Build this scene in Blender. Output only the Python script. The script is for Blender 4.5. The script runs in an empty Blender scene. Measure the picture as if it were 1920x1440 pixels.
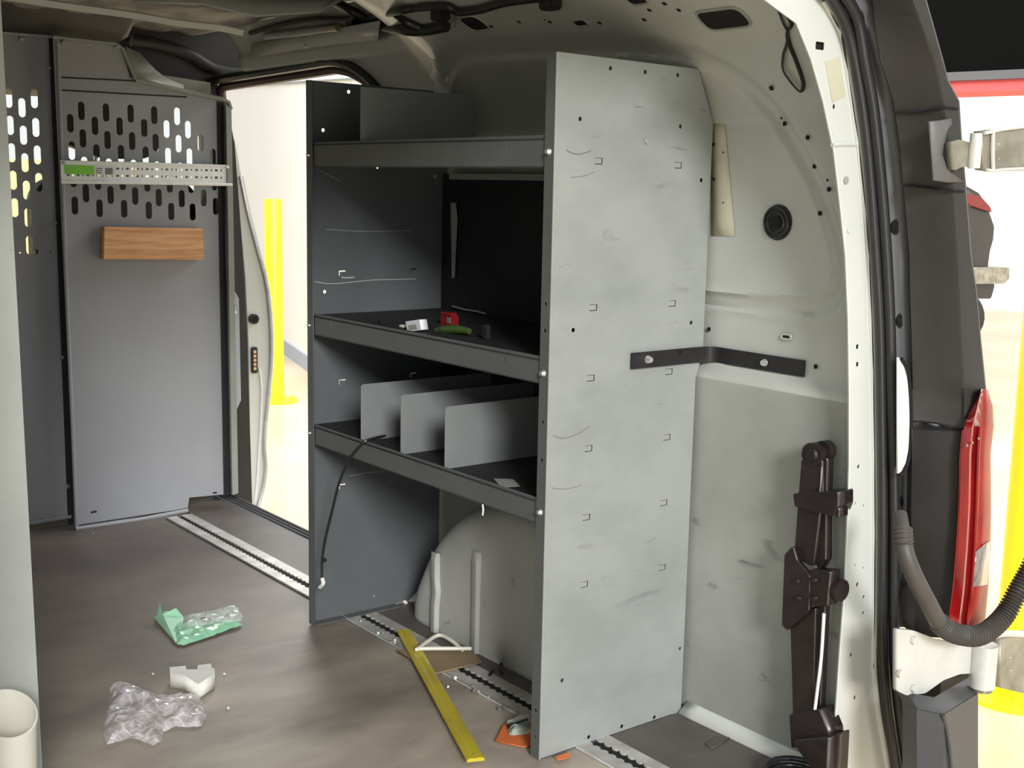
import bpy, bmesh, math, random
from mathutils import Vector, noise
from mathutils.geometry import delaunay_2d_cdt
random.seed(7)
sc = bpy.context.scene
col = sc.collection

# ------------------------------------------------------------ camera
FPX, YAW, PITCH, ROLL = 2324.02, 0.662142, 0.158083, 0.0202516
CAM = Vector((0, 0, 1.22))
cy, sy, cp, sp = math.cos(YAW), math.sin(YAW), math.cos(PITCH), math.sin(PITCH)
FW = Vector((sy*cp, cy*cp, -sp)); R0 = Vector((cy, -sy, 0)); U0 = R0.cross(FW)
RT = R0*math.cos(ROLL) + U0*math.sin(ROLL); UP = U0*math.cos(ROLL) - R0*math.sin(ROLL)
cd = bpy.data.cameras.new('camera'); cam = bpy.data.objects.new('camera', cd); col.objects.link(cam)
cd.sensor_fit = 'HORIZONTAL'; cd.sensor_width = 36; cd.lens = 36*FPX/1920
cd.clip_start = 0.05; cd.clip_end = 200
from mathutils import Matrix
M3 = Matrix((RT, UP, -FW)).transposed()
cam.matrix_world = Matrix.Translation(CAM) @ M3.to_4x4()
sc.camera = cam

# ------------------------------------------------------------ light
sc.view_settings.view_transform = 'Standard'; sc.view_settings.look = 'None'
sc.view_settings.gamma = 1; sc.view_settings.use_curve_mapping = False
sc.view_settings.exposure = 0.4
w = bpy.data.worlds.new('world'); sc.world = w; w.use_nodes = True
bg = w.node_tree.nodes['Background']
bg.inputs[0].default_value = (0.97, 1.0, 0.99, 1); bg.inputs[1].default_value = 0.72
sd = bpy.data.lights.new('daylight', 'SUN'); sd.energy = 2.3; sd.angle = math.radians(14); sd.color = (1, .99, .96)
sun = bpy.data.objects.new('daylight', sd); col.objects.link(sun)
sun.rotation_euler = Vector((0.38, 0.86, -0.36)).to_track_quat('-Z', 'Y').to_euler()

def fill_lamp(loc, size, power):  # area lamps added to brighten the surroundings outside the van
    ld = bpy.data.lights.new('outside_fill_light', 'AREA'); ld.shape = 'SQUARE'; ld.size = size; ld.energy = power; ld.color = (1, 1, .99)
    o = bpy.data.objects.new('outside_fill_light', ld); col.objects.link(o); o.location = loc
fill_lamp((4.4, 8.5, 5.2), 3.5, 420); fill_lamp((8.5, 3.0, 5.2), 3.5, 420)

# ------------------------------------------------------------ helpers
def ray(px, py): return FW + RT*((px-960)/FPX) - UP*((py-720)/FPX)
def at(px, py, ax, v):
    d = ray(px, py); t = (v-CAM[ax])/d[ax]; return CAM + d*t
X, Y, Z = 0, 1, 2
def smooth(a, b, t):
    t = max(0, min(1, (t-a)/(b-a))); return t*t*(3-2*t)

def mat(name, c, rough=.5, metal=0, var=0, vscale=8, c2=None, bump=0, bscale=60, stretch=None, scratch=None, alpha=1, trans=0, emit=0, spec=.5, coat=0, rvar=0):
    m = bpy.data.materials.new(name); m.use_nodes = True
    nt = m.node_tree; b = nt.nodes['Principled BSDF']; L = nt.links.new
    b.inputs['Base Color'].default_value = (*c, 1); b.inputs['Roughness'].default_value = rough
    b.inputs['Metallic'].default_value = metal; b.inputs['Alpha'].default_value = alpha
    b.inputs['Specular IOR Level'].default_value = spec
    b.inputs['Transmission Weight'].default_value = trans; b.inputs['Coat Weight'].default_value = coat
    if emit: b.inputs['Emission Color'].default_value = (*c, 1); b.inputs['Emission Strength'].default_value = emit
    tc = nt.nodes.new('ShaderNodeTexCoord'); mp = nt.nodes.new('ShaderNodeMapping')
    L(tc.outputs['Object'], mp.inputs[0])
    if stretch: mp.inputs['Scale'].default_value = stretch
    last = None
    if var or c2:
        n = nt.nodes.new('ShaderNodeTexNoise'); n.inputs['Scale'].default_value = vscale; n.inputs['Detail'].default_value = 6
        n.inputs['Roughness'].default_value = .6
        L(mp.outputs[0], n.inputs['Vector'])
        r = nt.nodes.new('ShaderNodeValToRGB'); r.color_ramp.elements[0].position = .36; r.color_ramp.elements[1].position = .64
        d = c2 if c2 else tuple(max(0, k*(1-var)) for k in c)
        r.color_ramp.elements[0].color = (*d, 1); r.color_ramp.elements[1].color = (*c, 1)
        L(n.outputs['Fac'], r.inputs[0]); last = r.outputs[0]
        if rvar:
            mr = nt.nodes.new('ShaderNodeMapRange'); mr.inputs[3].default_value = rough-rvar; mr.inputs[4].default_value = rough+rvar
            L(n.outputs['Fac'], mr.inputs[0]); L(mr.outputs[0], b.inputs['Roughness'])
    if scratch:   # (colour, amount threshold, scale vector)
        sc_c, th, sv = scratch
        mp2 = nt.nodes.new('ShaderNodeMapping'); mp2.inputs['Scale'].default_value = sv; L(tc.outputs['Object'], mp2.inputs[0])
        n2 = nt.nodes.new('ShaderNodeTexNoise'); n2.inputs['Scale'].default_value = 1; n2.inputs['Detail'].default_value = 9; n2.inputs['Distortion'].default_value = .6
        L(mp2.outputs[0], n2.inputs['Vector'])
        r2 = nt.nodes.new('ShaderNodeValToRGB'); r2.color_ramp.elements[0].position = th; r2.color_ramp.elements[1].position = th+.1
        r2.color_ramp.elements[0].color = (0, 0, 0, 1); r2.color_ramp.elements[1].color = (.8, .8, .8, 1)
        L(n2.outputs['Fac'], r2.inputs[0])
        mx = nt.nodes.new('ShaderNodeMix'); mx.data_type = 'RGBA'
        L(r2.outputs[0], mx.inputs[0])
        if last: L(last, mx.inputs[6])
        else: mx.inputs[6].default_value = (*c, 1)
        mx.inputs[7].default_value = (*sc_c, 1); last = mx.outputs[2]
    if last: L(last, b.inputs['Base Color'])
    if bump:
        nb = nt.nodes.new('ShaderNodeTexNoise'); nb.inputs['Scale'].default_value = bscale; nb.inputs['Detail'].default_value = 4
        L(mp.outputs[0], nb.inputs['Vector'])
        bp = nt.nodes.new('ShaderNodeBump'); bp.inputs['Strength'].default_value = bump; bp.inputs['Distance'].default_value = .002
        L(nb.outputs['Fac'], bp.inputs['Height']); L(bp.outputs[0], b.inputs['Normal'])
    return m

MT = dict(
 galv=mat('pale_scuffed_steel', (.345,.365,.355), .5, .1, c2=(.285,.305,.295), vscale=4, scratch=((.22,.23,.225), .66, (9,9,34)), stretch=(1,1,1.6)),
 grey=mat('shaded_panel_steel', (.125,.136,.145), .45, .1, var=.12, vscale=6, scratch=((.30,.32,.32), .70, (7,7,60))),  # inner end panel: same steel, its colour lowered for the interior shade
 part=mat('partition_grey', (.32,.33,.36), .5, .1, var=.08, vscale=3),
 shelf=mat('shelf_lip_grey', (.125,.132,.132), .5, .1, var=.1, vscale=9),
 dark=mat('dark_parts_and_shade', (.013,.013,.016), .7, 0, var=.4, vscale=10),  # dark parts; on the shelving the near-black stands for shade
 white=mat('white_van_paint', (.53,.545,.515), .38, 0, c2=(.47,.485,.455), vscale=3, scratch=((.2,.2,.18), .72, (14,14,34)), coat=.2),
 cover=mat('dull_grey_wall_cover', (.38,.39,.365), .6, 0, c2=(.30,.31,.285), vscale=4, scratch=((.15,.15,.14), .66, (8,8,20))),
 paint=mat('white_frame_paint', (.64,.66,.63), .3, 0, var=.06, vscale=3, coat=.4),
 rail=mat('roof_rail_paint', (.36,.365,.335), .45, 0, var=.12, vscale=4),
 roof=mat('roof_underside', (.30,.285,.26), .6, 0, c2=(.12,.11,.10), vscale=5, bump=.3, bscale=12),
 brownp=mat('brown_grey_liner', (.085,.08,.072), .8, 0, var=.2, vscale=7),
 black=mat('black_plastic', (.018,.016,.017), .5, 0, var=.3, vscale=12),
 blk=mat('black_hole', (.006,.006,.007), .9),
 rubber=mat('black_rubber', (.022,.022,.025), .35, 0, var=.2, vscale=20),
 trimp=mat('dark_grain_plastic', (.036,.034,.032), .55, 0, var=.18, vscale=5, bump=.25, bscale=300),
 trimg=mat('mid_grey_jamb', (.115,.118,.128), .5, 0, var=.1, vscale=6),
 silver=mat('silver_metal', (.62,.63,.63), .32, .8, var=.15, vscale=30),
 zinc=mat('zinc_strip', (.88,.90,.90), .4, .1, var=.1, vscale=30),
 track=mat('aluminium_track', (.62,.60,.58), .42, .3, c2=(.42,.40,.37), vscale=14),
 screw=mat('bright_screw', (.8,.8,.8), .2, .9),
 wood=mat('pine_wood', (.78,.43,.22), .5, 0, c2=(.55,.27,.12), vscale=3, stretch=(2,2,26)),
 yellow=mat('yellow_post_paint', (.95,.85,.02), .35, 0, var=.05),
 ybar=mat('yellow_plastic', (.62,.50,.03), .38, 0, c2=(.48,.38,.03), vscale=9, stretch=(1,1,1), coat=.3),
 card=mat('brown_cardboard', (.30,.215,.125), .85, 0, var=.12, vscale=20),
 cream=mat('cream_plastic', (.72,.72,.62), .4),
 foam=mat('white_foam', (.82,.81,.77), .9, 0, var=.08, vscale=40, bump=.5, bscale=250),
 greenw=mat('mint_green_film', (.20,.50,.30), .35, 0, c2=(.32,.62,.42), vscale=18, coat=.3),
 lime=mat('lime_green_label', (.22,.62,.06), .5),
 label=mat('white_label', (.75,.76,.78), .5),
 print=mat('black_print', (.05,.05,.06), .6),
 orange=mat('orange_card', (.80,.20,.05), .5, 0, var=.1, vscale=20),
 redp=mat('red_plastic', (.20,.012,.012), .3),
 greenp=mat('green_plastic', (.055,.12,.025), .4, 0, var=.3, vscale=30),
 beige=mat('beige_tape', (.56,.54,.41), .7, 0, var=.08, vscale=12, scratch=((.3,.28,.2), .68, (30,30,40))),
 jack=mat('dark_brown_enamel', (.030,.020,.020), .38, .2, var=.4, vscale=20, coat=.2),
 lred=mat('red_lens', (.34,.004,.007), .2, 0, var=.5, vscale=9, coat=.6, stretch=(8,8,1)),
 lor=mat('orange_red_lens', (.34,.014,.006), .4, 0, var=.25, vscale=14, coat=.2),
 lwh=mat('clear_lens', (.28,.24,.22), .15, 0, var=.3, vscale=40, coat=1),
 hose=mat('grey_black_rubber_hose', (.075,.066,.060), .5, 0, var=.15, vscale=20),
 hinge=mat('white_painted_steel', (.66,.66,.63), .35, .1, var=.12, vscale=10),
 dull=mat('dull_beige_steel', (.42,.40,.33), .4, .4, c2=(.24,.22,.17), vscale=12),
 bumper=mat('dark_grey_bumper', (.060,.061,.068), .5, 0, var=.15, vscale=8, bump=.2, bscale=250),
 owall=mat('white_building_wall', (.88,.87,.85), .8, 0, var=.03, vscale=.6),
 bluebase=mat('blue_grey_skirting', (.38,.42,.52), .6, 0),
 peach=mat('beige_render', (.72,.58,.40), .8, 0, var=.05, vscale=1),
 fascia=mat('grey_fascia', (.11,.11,.12), .7),
 redst=mat('red_edge_strip', (.80,.12,.13), .6),
 blackc=mat('black_canopy', (.004,.004,.004), 1, spec=.05),
 carp=mat('dark_car_paint', (.030,.022,.020), .4, .1, coat=.3, var=.3, vscale=3),
 glass=mat('dark_window_glass', (.02,.02,.02), .08, 0, coat=1),
 copper=mat('copper_contact', (.70,.48,.25), .3, .7),
 tubeg=mat('grey_lamp_tube', (.30,.31,.31), .4, 0, var=.2, vscale=50),
 divg=mat('grey_divider_steel', (.22,.235,.235), .5, .1, var=.1, vscale=6, scratch=((.36,.38,.38), .71, (7,7,60))),
 nearp=mat('rear_lit_near_panel', (.50,.525,.505), .5, .05, c2=(.44,.465,.45), vscale=5, scratch=((.3,.31,.3), .68, (7,7,30))),  # paler copy of the panel steel, lightened for the rear light on it
 greyg=mat('grey_green_steel', (.26,.27,.25), .5, .1, var=.1),
)
# transparent films
def film(name, c, fac, rough=.25):
    m = bpy.data.materials.new(name); m.use_nodes = True; nt = m.node_tree; L = nt.links.new
    b = nt.nodes['Principled BSDF']; b.inputs['Base Color'].default_value = (*c, 1); b.inputs['Roughness'].default_value = rough
    b.inputs['Coat Weight'].default_value = .5
    tr = nt.nodes.new('ShaderNodeBsdfTransparent'); mx = nt.nodes.new('ShaderNodeMixShader')
    n = nt.nodes.new('ShaderNodeTexNoise'); n.inputs['Scale'].default_value = 28; n.inputs['Detail'].default_value = 5
    tc = nt.nodes.new('ShaderNodeTexCoord'); L(tc.outputs['Object'], n.inputs['Vector'])
    mr = nt.nodes.new('ShaderNodeMapRange'); mr.inputs[1].default_value = .35; mr.inputs[2].default_value = .65
    mr.inputs[3].default_value = fac-.18; mr.inputs[4].default_value = fac+.22
    vo = nt.nodes.new('ShaderNodeTexVoronoi'); vo.feature = 'DISTANCE_TO_EDGE'; vo.inputs['Scale'].default_value = 15; va = nt.nodes.new('ShaderNodeVectorMath'); va.operation = 'MULTIPLY_ADD'; n3 = nt.nodes.new('ShaderNodeTexNoise'); n3.inputs['Scale'].default_value = 9
    L(tc.outputs['Object'], n3.inputs['Vector']); L(n3.outputs['Color'], va.inputs[0]); va.inputs[1].default_value = (.35, .35, .35); L(tc.outputs['Object'], va.inputs[2]); L(va.outputs[0], vo.inputs['Vector'])
    m2 = nt.nodes.new('ShaderNodeMapRange'); m2.inputs[1].default_value = 0; m2.inputs[2].default_value = .10; m2.inputs[3].default_value = .30; m2.inputs[4].default_value = 0
    L(vo.outputs['Distance'], m2.inputs[0]); ad = nt.nodes.new('ShaderNodeMath'); ad.use_clamp = True
    L(n.outputs['Fac'], mr.inputs[0]); L(mr.outputs[0], ad.inputs[0]); L(m2.outputs[0], ad.inputs[1]); L(ad.outputs[0], mx.inputs[0])
    L(tr.outputs[0], mx.inputs[1]); L(b.outputs[0], mx.inputs[2]); L(mx.outputs[0], nt.nodes['Material Output'].inputs[0])
    return m
MT['bag'] = film('clear_bag_film', (.84,.80,.84), .34, .12)
MT['blister'] = film('clear_blister_plastic', (.62,.72,.66), .5)
# floor: dark worn laminate, dusty patches
def floor_mat():
    m = bpy.data.materials.new('worn_van_floor'); m.use_nodes = True; nt = m.node_tree; L = nt.links.new
    b = nt.nodes['Principled BSDF']; tc = nt.nodes.new('ShaderNodeTexCoord')
    def nz(scale, sv, det=6):
        mp = nt.nodes.new('ShaderNodeMapping'); mp.inputs['Scale'].default_value = sv; L(tc.outputs['Object'], mp.inputs[0])
        n = nt.nodes.new('ShaderNodeTexNoise'); n.inputs['Scale'].default_value = scale; n.inputs['Detail'].default_value = det; L(mp.outputs[0], n.inputs['Vector']); return n.outputs['Fac']
    def ramp(s, a, c0, d, c1):
        r = nt.nodes.new('ShaderNodeValToRGB'); r.color_ramp.elements[0].position = a; r.color_ramp.elements[1].position = d
        r.color_ramp.elements[0].color = (*c0, 1); r.color_ramp.elements[1].color = (*c1, 1); L(s, r.inputs[0]); return r.outputs[0]
    base = ramp(nz(3, (1, 1, 1)), .35, (.098,.082,.075), .65, (.150,.126,.112))
    # dust carried in over the rear edge of the floor
    sx = nt.nodes.new('ShaderNodeSeparateXYZ'); L(tc.outputs['Object'], sx.inputs[0])
    mr = nt.nodes.new('ShaderNodeMapRange'); mr.inputs[1].default_value = 3.5; mr.inputs[2].default_value = 2.0; mr.inputs[3].default_value = 0; mr.inputs[4].default_value = .95
    L(sx.outputs[1], mr.inputs[0])
    dn = ramp(nz(3, (1, 1.6, 1)), .3, (.25,)*3, .7, (1,)*3)
    mu = nt.nodes.new('ShaderNodeMath'); mu.operation = 'MULTIPLY'; L(mr.outputs[0], mu.inputs[0]); L(dn, mu.inputs[1])
    mx = nt.nodes.new('ShaderNodeMix'); mx.data_type = 'RGBA'; L(mu.outputs[0], mx.inputs[0]); L(base, mx.inputs[6]); mx.inputs[7].default_value = (.62,.54,.44,1)
    sp_ = ramp(nz(70, (1, 1, 1), 3), .74, (0,)*3, .78, (.5,)*3)
    mx2 = nt.nodes.new('ShaderNodeMix'); mx2.data_type = 'RGBA'; L(sp_, mx2.inputs[0]); L(mx.outputs[2], mx2.inputs[6]); mx2.inputs[7].default_value = (.4,.38,.34,1)
    L(mx2.outputs[2], b.inputs['Base Color'])
    rr = nt.nodes.new('ShaderNodeMapRange'); rr.inputs[3].default_value = .38; rr.inputs[4].default_value = .62; L(nz(6, (1, 4, 1)), rr.inputs[0]); L(rr.outputs[0], b.inputs['Roughness'])
    return m
MT['floor'] = floor_mat()
MT['floor2'] = mat('side_floor_strip', (.125,.108,.10), .5, 0, c2=(.085,.072,.066), vscale=6)
def ground_mat():
    m = mat('polished_tan_concrete', (.76,.65,.46), .28, 0, c2=(.60,.47,.28), vscale=.55, coat=.3)
    return m
MT['ground'] = ground_mat()

def tag(o, label=None, cat=None, group=None, kind=None):
    if label: o['label'] = label
    if cat: o['category'] = cat
    if group: o['group'] = group
    if kind: o['kind'] = kind
    return o
def finish(name, me, m, parent=None, smooth_=False):
    o = bpy.data.objects.new(name, me); col.objects.link(o)
    if m is not None: me.materials.append(MT[m] if isinstance(m, str) else m)
    if smooth_:
        for p in me.polygons: p.use_smooth = True
        try: me.set_sharp_from_angle(angle=math.radians(40))
        except Exception: pass
    if parent is not None:
        o.parent = parent; o.matrix_parent_inverse = Matrix.Translation(-parent.location)
    return o
def empty(name, loc, label, cat, group=None, kind=None):
    o = bpy.data.objects.new(name, None); col.objects.link(o); o.location = loc; o.empty_display_size = .05
    return tag(o, label, cat, group, kind)
def from_bm(name, bm, m, parent=None, smooth_=False):
    me = bpy.data.meshes.new(name); bmesh.ops.recalc_face_normals(bm, faces=bm.faces[:]); bm.to_mesh(me); bm.free()
    return finish(name, me, m, parent, smooth_)
def fillet(pts, r, n=5):
    out = []; N = len(pts); rs = r if isinstance(r, (list, tuple)) else [r]*N
    for i in range(N):
        p = Vector(pts[i]); a = Vector(pts[i-1])-p; b = Vector(pts[(i+1) % N])-p
        q = min(rs[i], a.length*.49, b.length*.49)
        if q <= 1e-6: out.append(tuple(p)); continue
        pa = p+a.normalized()*q; pb = p+b.normalized()*q
        for k in range(n+1):
            t = k/n; out.append(tuple(pa*(1-t)**2+p*2*t*(1-t)+pb*t*t))
    return out
def rrect(cx, cy_, w_, h_, r, n=4):
    return fillet([(cx-w_/2, cy_-h_/2), (cx+w_/2, cy_-h_/2), (cx+w_/2, cy_+h_/2), (cx-w_/2, cy_+h_/2)], r, n)
def circ(cx, cy_, r, n=16): return [(cx+r*math.cos(2*math.pi*i/n), cy_+r*math.sin(2*math.pi*i/n)) for i in range(n)]
def stad(cx, cy_, w_, h_, n=6):
    r = w_/2; o = []
    for k in range(n+1): a = math.pi*k/n; o.append((cx+r*math.cos(a), cy_+h_/2-r+r*math.sin(a)))
    for k in range(n+1): a = math.pi+math.pi*k/n; o.append((cx+r*math.cos(a), cy_-h_/2+r+r*math.sin(a)))
    return o
def sheet(name, outline, holes, th, fmap, m, parent=None, bevel=0):
    """flat plate with holes; fmap(u,v,w)->world, w in [0,th]"""
    cu = bpy.data.curves.new('tmp', 'CURVE'); cu.dimensions = '2D'; cu.fill_mode = 'BOTH'; cu.extrude = th/2
    for pl in [outline]+list(holes):
        s = cu.splines.new('POLY'); s.points.add(len(pl)-1)
        for i, p in enumerate(pl): s.points[i].co = (p[0], p[1], 0, 1)
        s.use_cyclic_u = True
    ob = bpy.data.objects.new('tmp', cu); col.objects.link(ob)
    dg = bpy.context.evaluated_depsgraph_get()
    me = bpy.data.meshes.new_from_object(ob.evaluated_get(dg))
    bpy.data.objects.remove(ob); bpy.data.curves.remove(cu)
    me.name = name; me.materials.clear()
    for v in me.vertices: v.co = Vector(fmap(v.co.x, v.co.y, v.co.z+th/2))
    bm = bmesh.new(); bm.from_mesh(me); bmesh.ops.remove_doubles(bm, verts=bm.verts[:], dist=1e-5)
    bmesh.ops.recalc_face_normals(bm, faces=bm.faces[:]); bm.to_mesh(me); bm.free()
    return finish(name, me, m, parent)
def PX(x0, d=1): return lambda u, v, w_: (x0+d*w_, u, v)      # plate in a plane x=const, u=y v=z
def PY(y0, d=1): return lambda u, v, w_: (u, y0+d*w_, v)      # plate in a plane y=const, u=x v=z
def PZ(z0): return lambda u, v, w_: (u, v, z0+w_)             # lying plate
def uvx(px, py, x0): p = at(px, py, X, x0); return (p.y, p.z)
def uvy(px, py, y0): p = at(px, py, Y, y0); return (p.x, p.z)
def uvz(px, py, z0): p = at(px, py, Z, z0); return (p.x, p.y)
def box(bm, a, b, bev=0):
    r = bmesh.ops.create_cube(bm, size=1); vs = r['verts']
    for v in vs: v.co = Vector([a[i]+(v.co[i]+.5)*(b[i]-a[i]) for i in range(3)])
    if bev: bmesh.ops.bevel(bm, geom=list({e for v in vs for e in v.link_edges}), offset=bev, segments=2, affect='EDGES', clamp_overlap=True)
def boxo(name, a, b, m, parent=None, bev=0):
    bm = bmesh.new(); box(bm, a, b, bev); return from_bm(name, bm, m, parent)
def cyl(bm, p, q, r, n=16, r2=None):
    p, q = Vector(p), Vector(q); d = q-p
    rot = d.to_track_quat('Z', 'Y').to_matrix().to_4x4()
    bmesh.ops.create_cone(bm, cap_ends=True, segments=n, radius1=r, radius2=r if r2 is None else r2, depth=d.length, matrix=Matrix.Translation((p+q)/2) @ rot)
def cylo(name, p, q, r, m, parent=None, n=16, r2=None):
    bm = bmesh.new(); cyl(bm, p, q, r, n, r2); return from_bm(name, bm, m, parent, True)
def spline(pts, n=8):
    pts = [Vector(p) for p in pts]; P = [pts[0]*2-pts[1]]+pts+[pts[-1]*2-pts[-2]]; out = []
    for i in range(1, len(P)-2):
        for k in range(n):
            t = k/n; a, b, c, d = P[i-1], P[i], P[i+1], P[i+2]
            out.append(.5*((2*b)+(c-a)*t+(2*a-5*b+4*c-d)*t*t+(3*b-a-3*c+d)*t**3))
    out.append(pts[-1]); return out
def sweep(bm, pts, rf, n=10, squash=1):
    pts = [Vector(p) for p in pts]; N = len(pts); rings = []; up = None
    for i, p in enumerate(pts):
        t = (pts[min(i+1, N-1)]-pts[max(i-1, 0)]).normalized()
        if up is None: up = t.orthogonal().normalized()
        up = (up-t*up.dot(t)).normalized(); s = t.cross(up)
        r = rf(i/(N-1)) if callable(rf) else rf
        rings.append([bm.verts.new(p+(up*math.cos(2*math.pi*k/n)+s*math.sin(2*math.pi*k/n)*squash)*r) for k in range(n)])
    for i in range(N-1):
        for k in range(n): bm.faces.new((rings[i][k], rings[i][(k+1) % n], rings[i+1][(k+1) % n], rings[i+1][k]))
    bm.faces.new(rings[0]); bm.faces.new(rings[-1][::-1])
def tube(name, pts, r, m, parent=None, n=10, sm=8, squash=1):
    bm = bmesh.new(); sweep(bm, spline(pts, sm) if sm else pts, r, n, squash); return from_bm(name, bm, m, parent, True)
def ribbon(name, pts, wv, th, nv, m, parent=None, sm=8):
    """flat strap: path, width vector(s), thickness along nv"""
    pts = spline(pts, sm) if sm else [Vector(p) for p in pts]; bm = bmesh.new(); wv = Vector(wv); rr = []
    for i, p in enumerate(pts):
        t = (pts[min(i+1, len(pts)-1)]-pts[max(i-1, 0)]).normalized(); n_ = t.cross(wv).normalized()*th/2
        rr.append([bm.verts.new(p+wv/2+n_), bm.verts.new(p-wv/2+n_), bm.verts.new(p-wv/2-n_), bm.verts.new(p+wv/2-n_)])
    for a, b in zip(rr, rr[1:]):
        for k in range(4): bm.faces.new((a[k], a[(k+1) % 4], b[(k+1) % 4], b[k]))
    bm.faces.new(rr[0]); bm.faces.new(rr[-1][::-1]); return from_bm(name, bm, m, parent, True)
def loft(name, rows, m, parent=None, th=0, sm=True):
    bm = bmesh.new(); vs = [[bm.verts.new(p) for p in r] for r in rows]
    for a, b in zip(vs, vs[1:]):
        for k in range(len(a)-1): bm.faces.new((a[k], a[k+1], b[k+1], b[k]))
    o = from_bm(name, bm, m, parent, sm)
    if th:
        md = o.modifiers.new('thickness', 'SOLIDIFY'); md.thickness = th; md.offset = 0
    return o
def interp(table, v):
    """table of (key, values...) -> linear interpolation at v"""
    if v <= table[0][0]: return table[0][1:]
    for a, b in zip(table, table[1:]):
        if v <= b[0]:
            t = (v-a[0])/(b[0]-a[0]); return tuple(x+(y-x)*t for x, y in zip(a[1:], b[1:]))
    return table[-1][1:]

# ------------------------------------------------------------ the setting: van body
def wx0(y, z):
    if z < .80: x = 2.045
    elif z < .845: x = 2.045+.03*smooth(.80, .845, z)
    else: x = 2.075-.015*smooth(.94, .99, z)
    a = 4.1+(1.1-4.1)*smooth(2.75, 3.15, y)
    if z > 1.36: x -= a*(z-1.36)**2
    return x
def onwall(px, py, f=wx0):
    d = ray(px, py); t = 1.2; 
    while t < 8:
        p = CAM+d*t
        if p.x > f(p.y, p.z): break
        t += .02
    lo, hi = t-.02, t
    for _ in range(18):
        mid = (lo+hi)/2; p = CAM+d*mid
        if p.x > f(p.y, p.z): hi = mid
        else: lo = mid
    return CAM+d*hi
RIB = [onwall(*q) for q in [(838,300),(834,240),(832,160),(846,108),(890,94),(1040,88),(1180,86),(1300,104),(1390,152),(1470,240),(1530,345),(1566,450),(1574,520),(1545,572),(1450,572),(1320,562),(1250,556),(1150,548),(1000,536),(860,520),(842,450),(838,300)]]
RIB2 = [(p.y, p.z) for p in spline(RIB, 5)]
def seg_d(u, v, P):
    best = 9
    for (a, b), (c, d) in zip(P, P[1:]):
        dx, dy = c-a, d-b; L2 = dx*dx+dy*dy
        t = 0 if L2 == 0 else max(0, min(1, ((u-a)*dx+(v-b)*dy)/L2))
        q = (u-a-dx*t)**2+(v-b-dy*t)**2
        if q < best: best = q
    return math.sqrt(best)
def inpoly(u, v, P):
    c = False
    for (a, b), (d, e) in zip(P, P[1:]+P[:1]):
        if (b > v) != (e > v) and u < (d-a)*(v-b)/(e-b)+a: c = not c
    return c
DOOR = fillet([(3.14,-.1),(3.14,1.30),(3.36,1.600),(4.43,1.585),(4.50,1.4),(4.50,-.1)], [0,.25,.22,.06,.05,0], 8)
def wx(y, z):
    x = wx0(y, z)
    if z > .9 and y < 3.0:
        d = seg_d(y, z, RIB2)
        if d < .04:
            x += .013*(1-smooth(.011, .023, d))
        ins = inpoly(y, z, RIB2)
        if ins and z < 1.37: x += .006*smooth(.015, .035, d)
    if y > 3.0 and z > 1.6: x -= .02*(1-smooth(1.63, 1.66, abs(z)))*smooth(3.0, 3.1, y)
    return x
def build_wall():
    ys = [1.50+.0085*i for i in range(200)]+[3.2+.03*i for i in range(50)]
    zs = [-.005+.03*i for i in range(26)]+[.785+.0085*i for i in range(113)]
    bm = bmesh.new(); G = {}
    for i, y in enumerate(ys):
        for j, z in enumerate(zs): G[i, j] = bm.verts.new((max(1.45, wx(y, z)), y, z))
    for i in range(len(ys)-1):
        for j in range(len(zs)-1):
            u, v = (ys[i]+ys[i+1])/2, (zs[j]+zs[j+1])/2
            if inpoly(u, v, DOOR) or (u > 4.10 and v > 1.57): continue
            f = bm.faces.new((G[i,j], G[i+1,j], G[i+1,j+1], G[i,j+1]))
            f.material_index = 1 if v < .80 else (2 if u > 2.95 else 0)
    bmesh.ops.delete(bm, geom=[v for v in bm.verts if not v.link_faces], context='VERTS')
    me = bpy.data.meshes.new('wall_right'); bm.normal_update(); bm.to_mesh(me); bm.free()
    for k in ('white','cover','rail'): me.materials.append(MT[k])
    o = finish('wall_right', me, None, None, False)
    for p in me.polygons: p.use_smooth = True
    me.set_sharp_from_angle(angle=math.radians(50))
    md = o.modifiers.new('thickness', 'SOLIDIFY'); md.thickness = .004; md.offset = 0
    return tag(o, 'white painted inner side wall of the van with a rounded pressed panel', 'wall', kind='structure')
wall = build_wall()

# holes and plugs punched in the side wall, built as dark recess plates with a bright pressed rim
def wall_patch(name, px, py, w_, h_, m='blk', rim=True, r=.4, proud=.0055):
    """rounded plate on the wall, size in metres, following the wall slope"""
    p = onwall(px, py, wx); e = .004
    du = Vector((wx0(p.y+e, p.z)-wx0(p.y-e, p.z), 2*e, 0)).normalized()
    dv = Vector((wx0(p.y, p.z+e)-wx0(p.y, p.z-e), 0, 2*e)).normalized()
    n = du.cross(dv).normalized()
    if n.x > 0: n = -n
    fm = lambda u, v, q: Vector((wx0(p.y+u*du.y, p.z+v*dv.z)-(wx0(p.y,p.z)-wx(p.y,p.z))-.0055-q, p.y+u*du.y, p.z+v*dv.z))
    o = sheet(name, rrect(0, 0, w_, h_, r*min(w_, h_), 5), [], .002, fm, m, wall)
    if rim:
        pts = [fm(a, b, 0) for a, b in rrect(0, 0, w_, h_, r*min(w_, h_), 5)]; pts.append(pts[0])
        tube('pressed_rim', pts, .0035, 'rail' if p.z > 1.5 else 'white', wall, 6, 0)
    return o
for a in [(1360,36,.120,.060), (893,44,.075,.060), (1092,43,.042,.024), (1030,2,.055,.035), (1195,-2,.055,.04)]:
    wall_patch('oval_hole', a[0], a[1], a[2], a[3])
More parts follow.
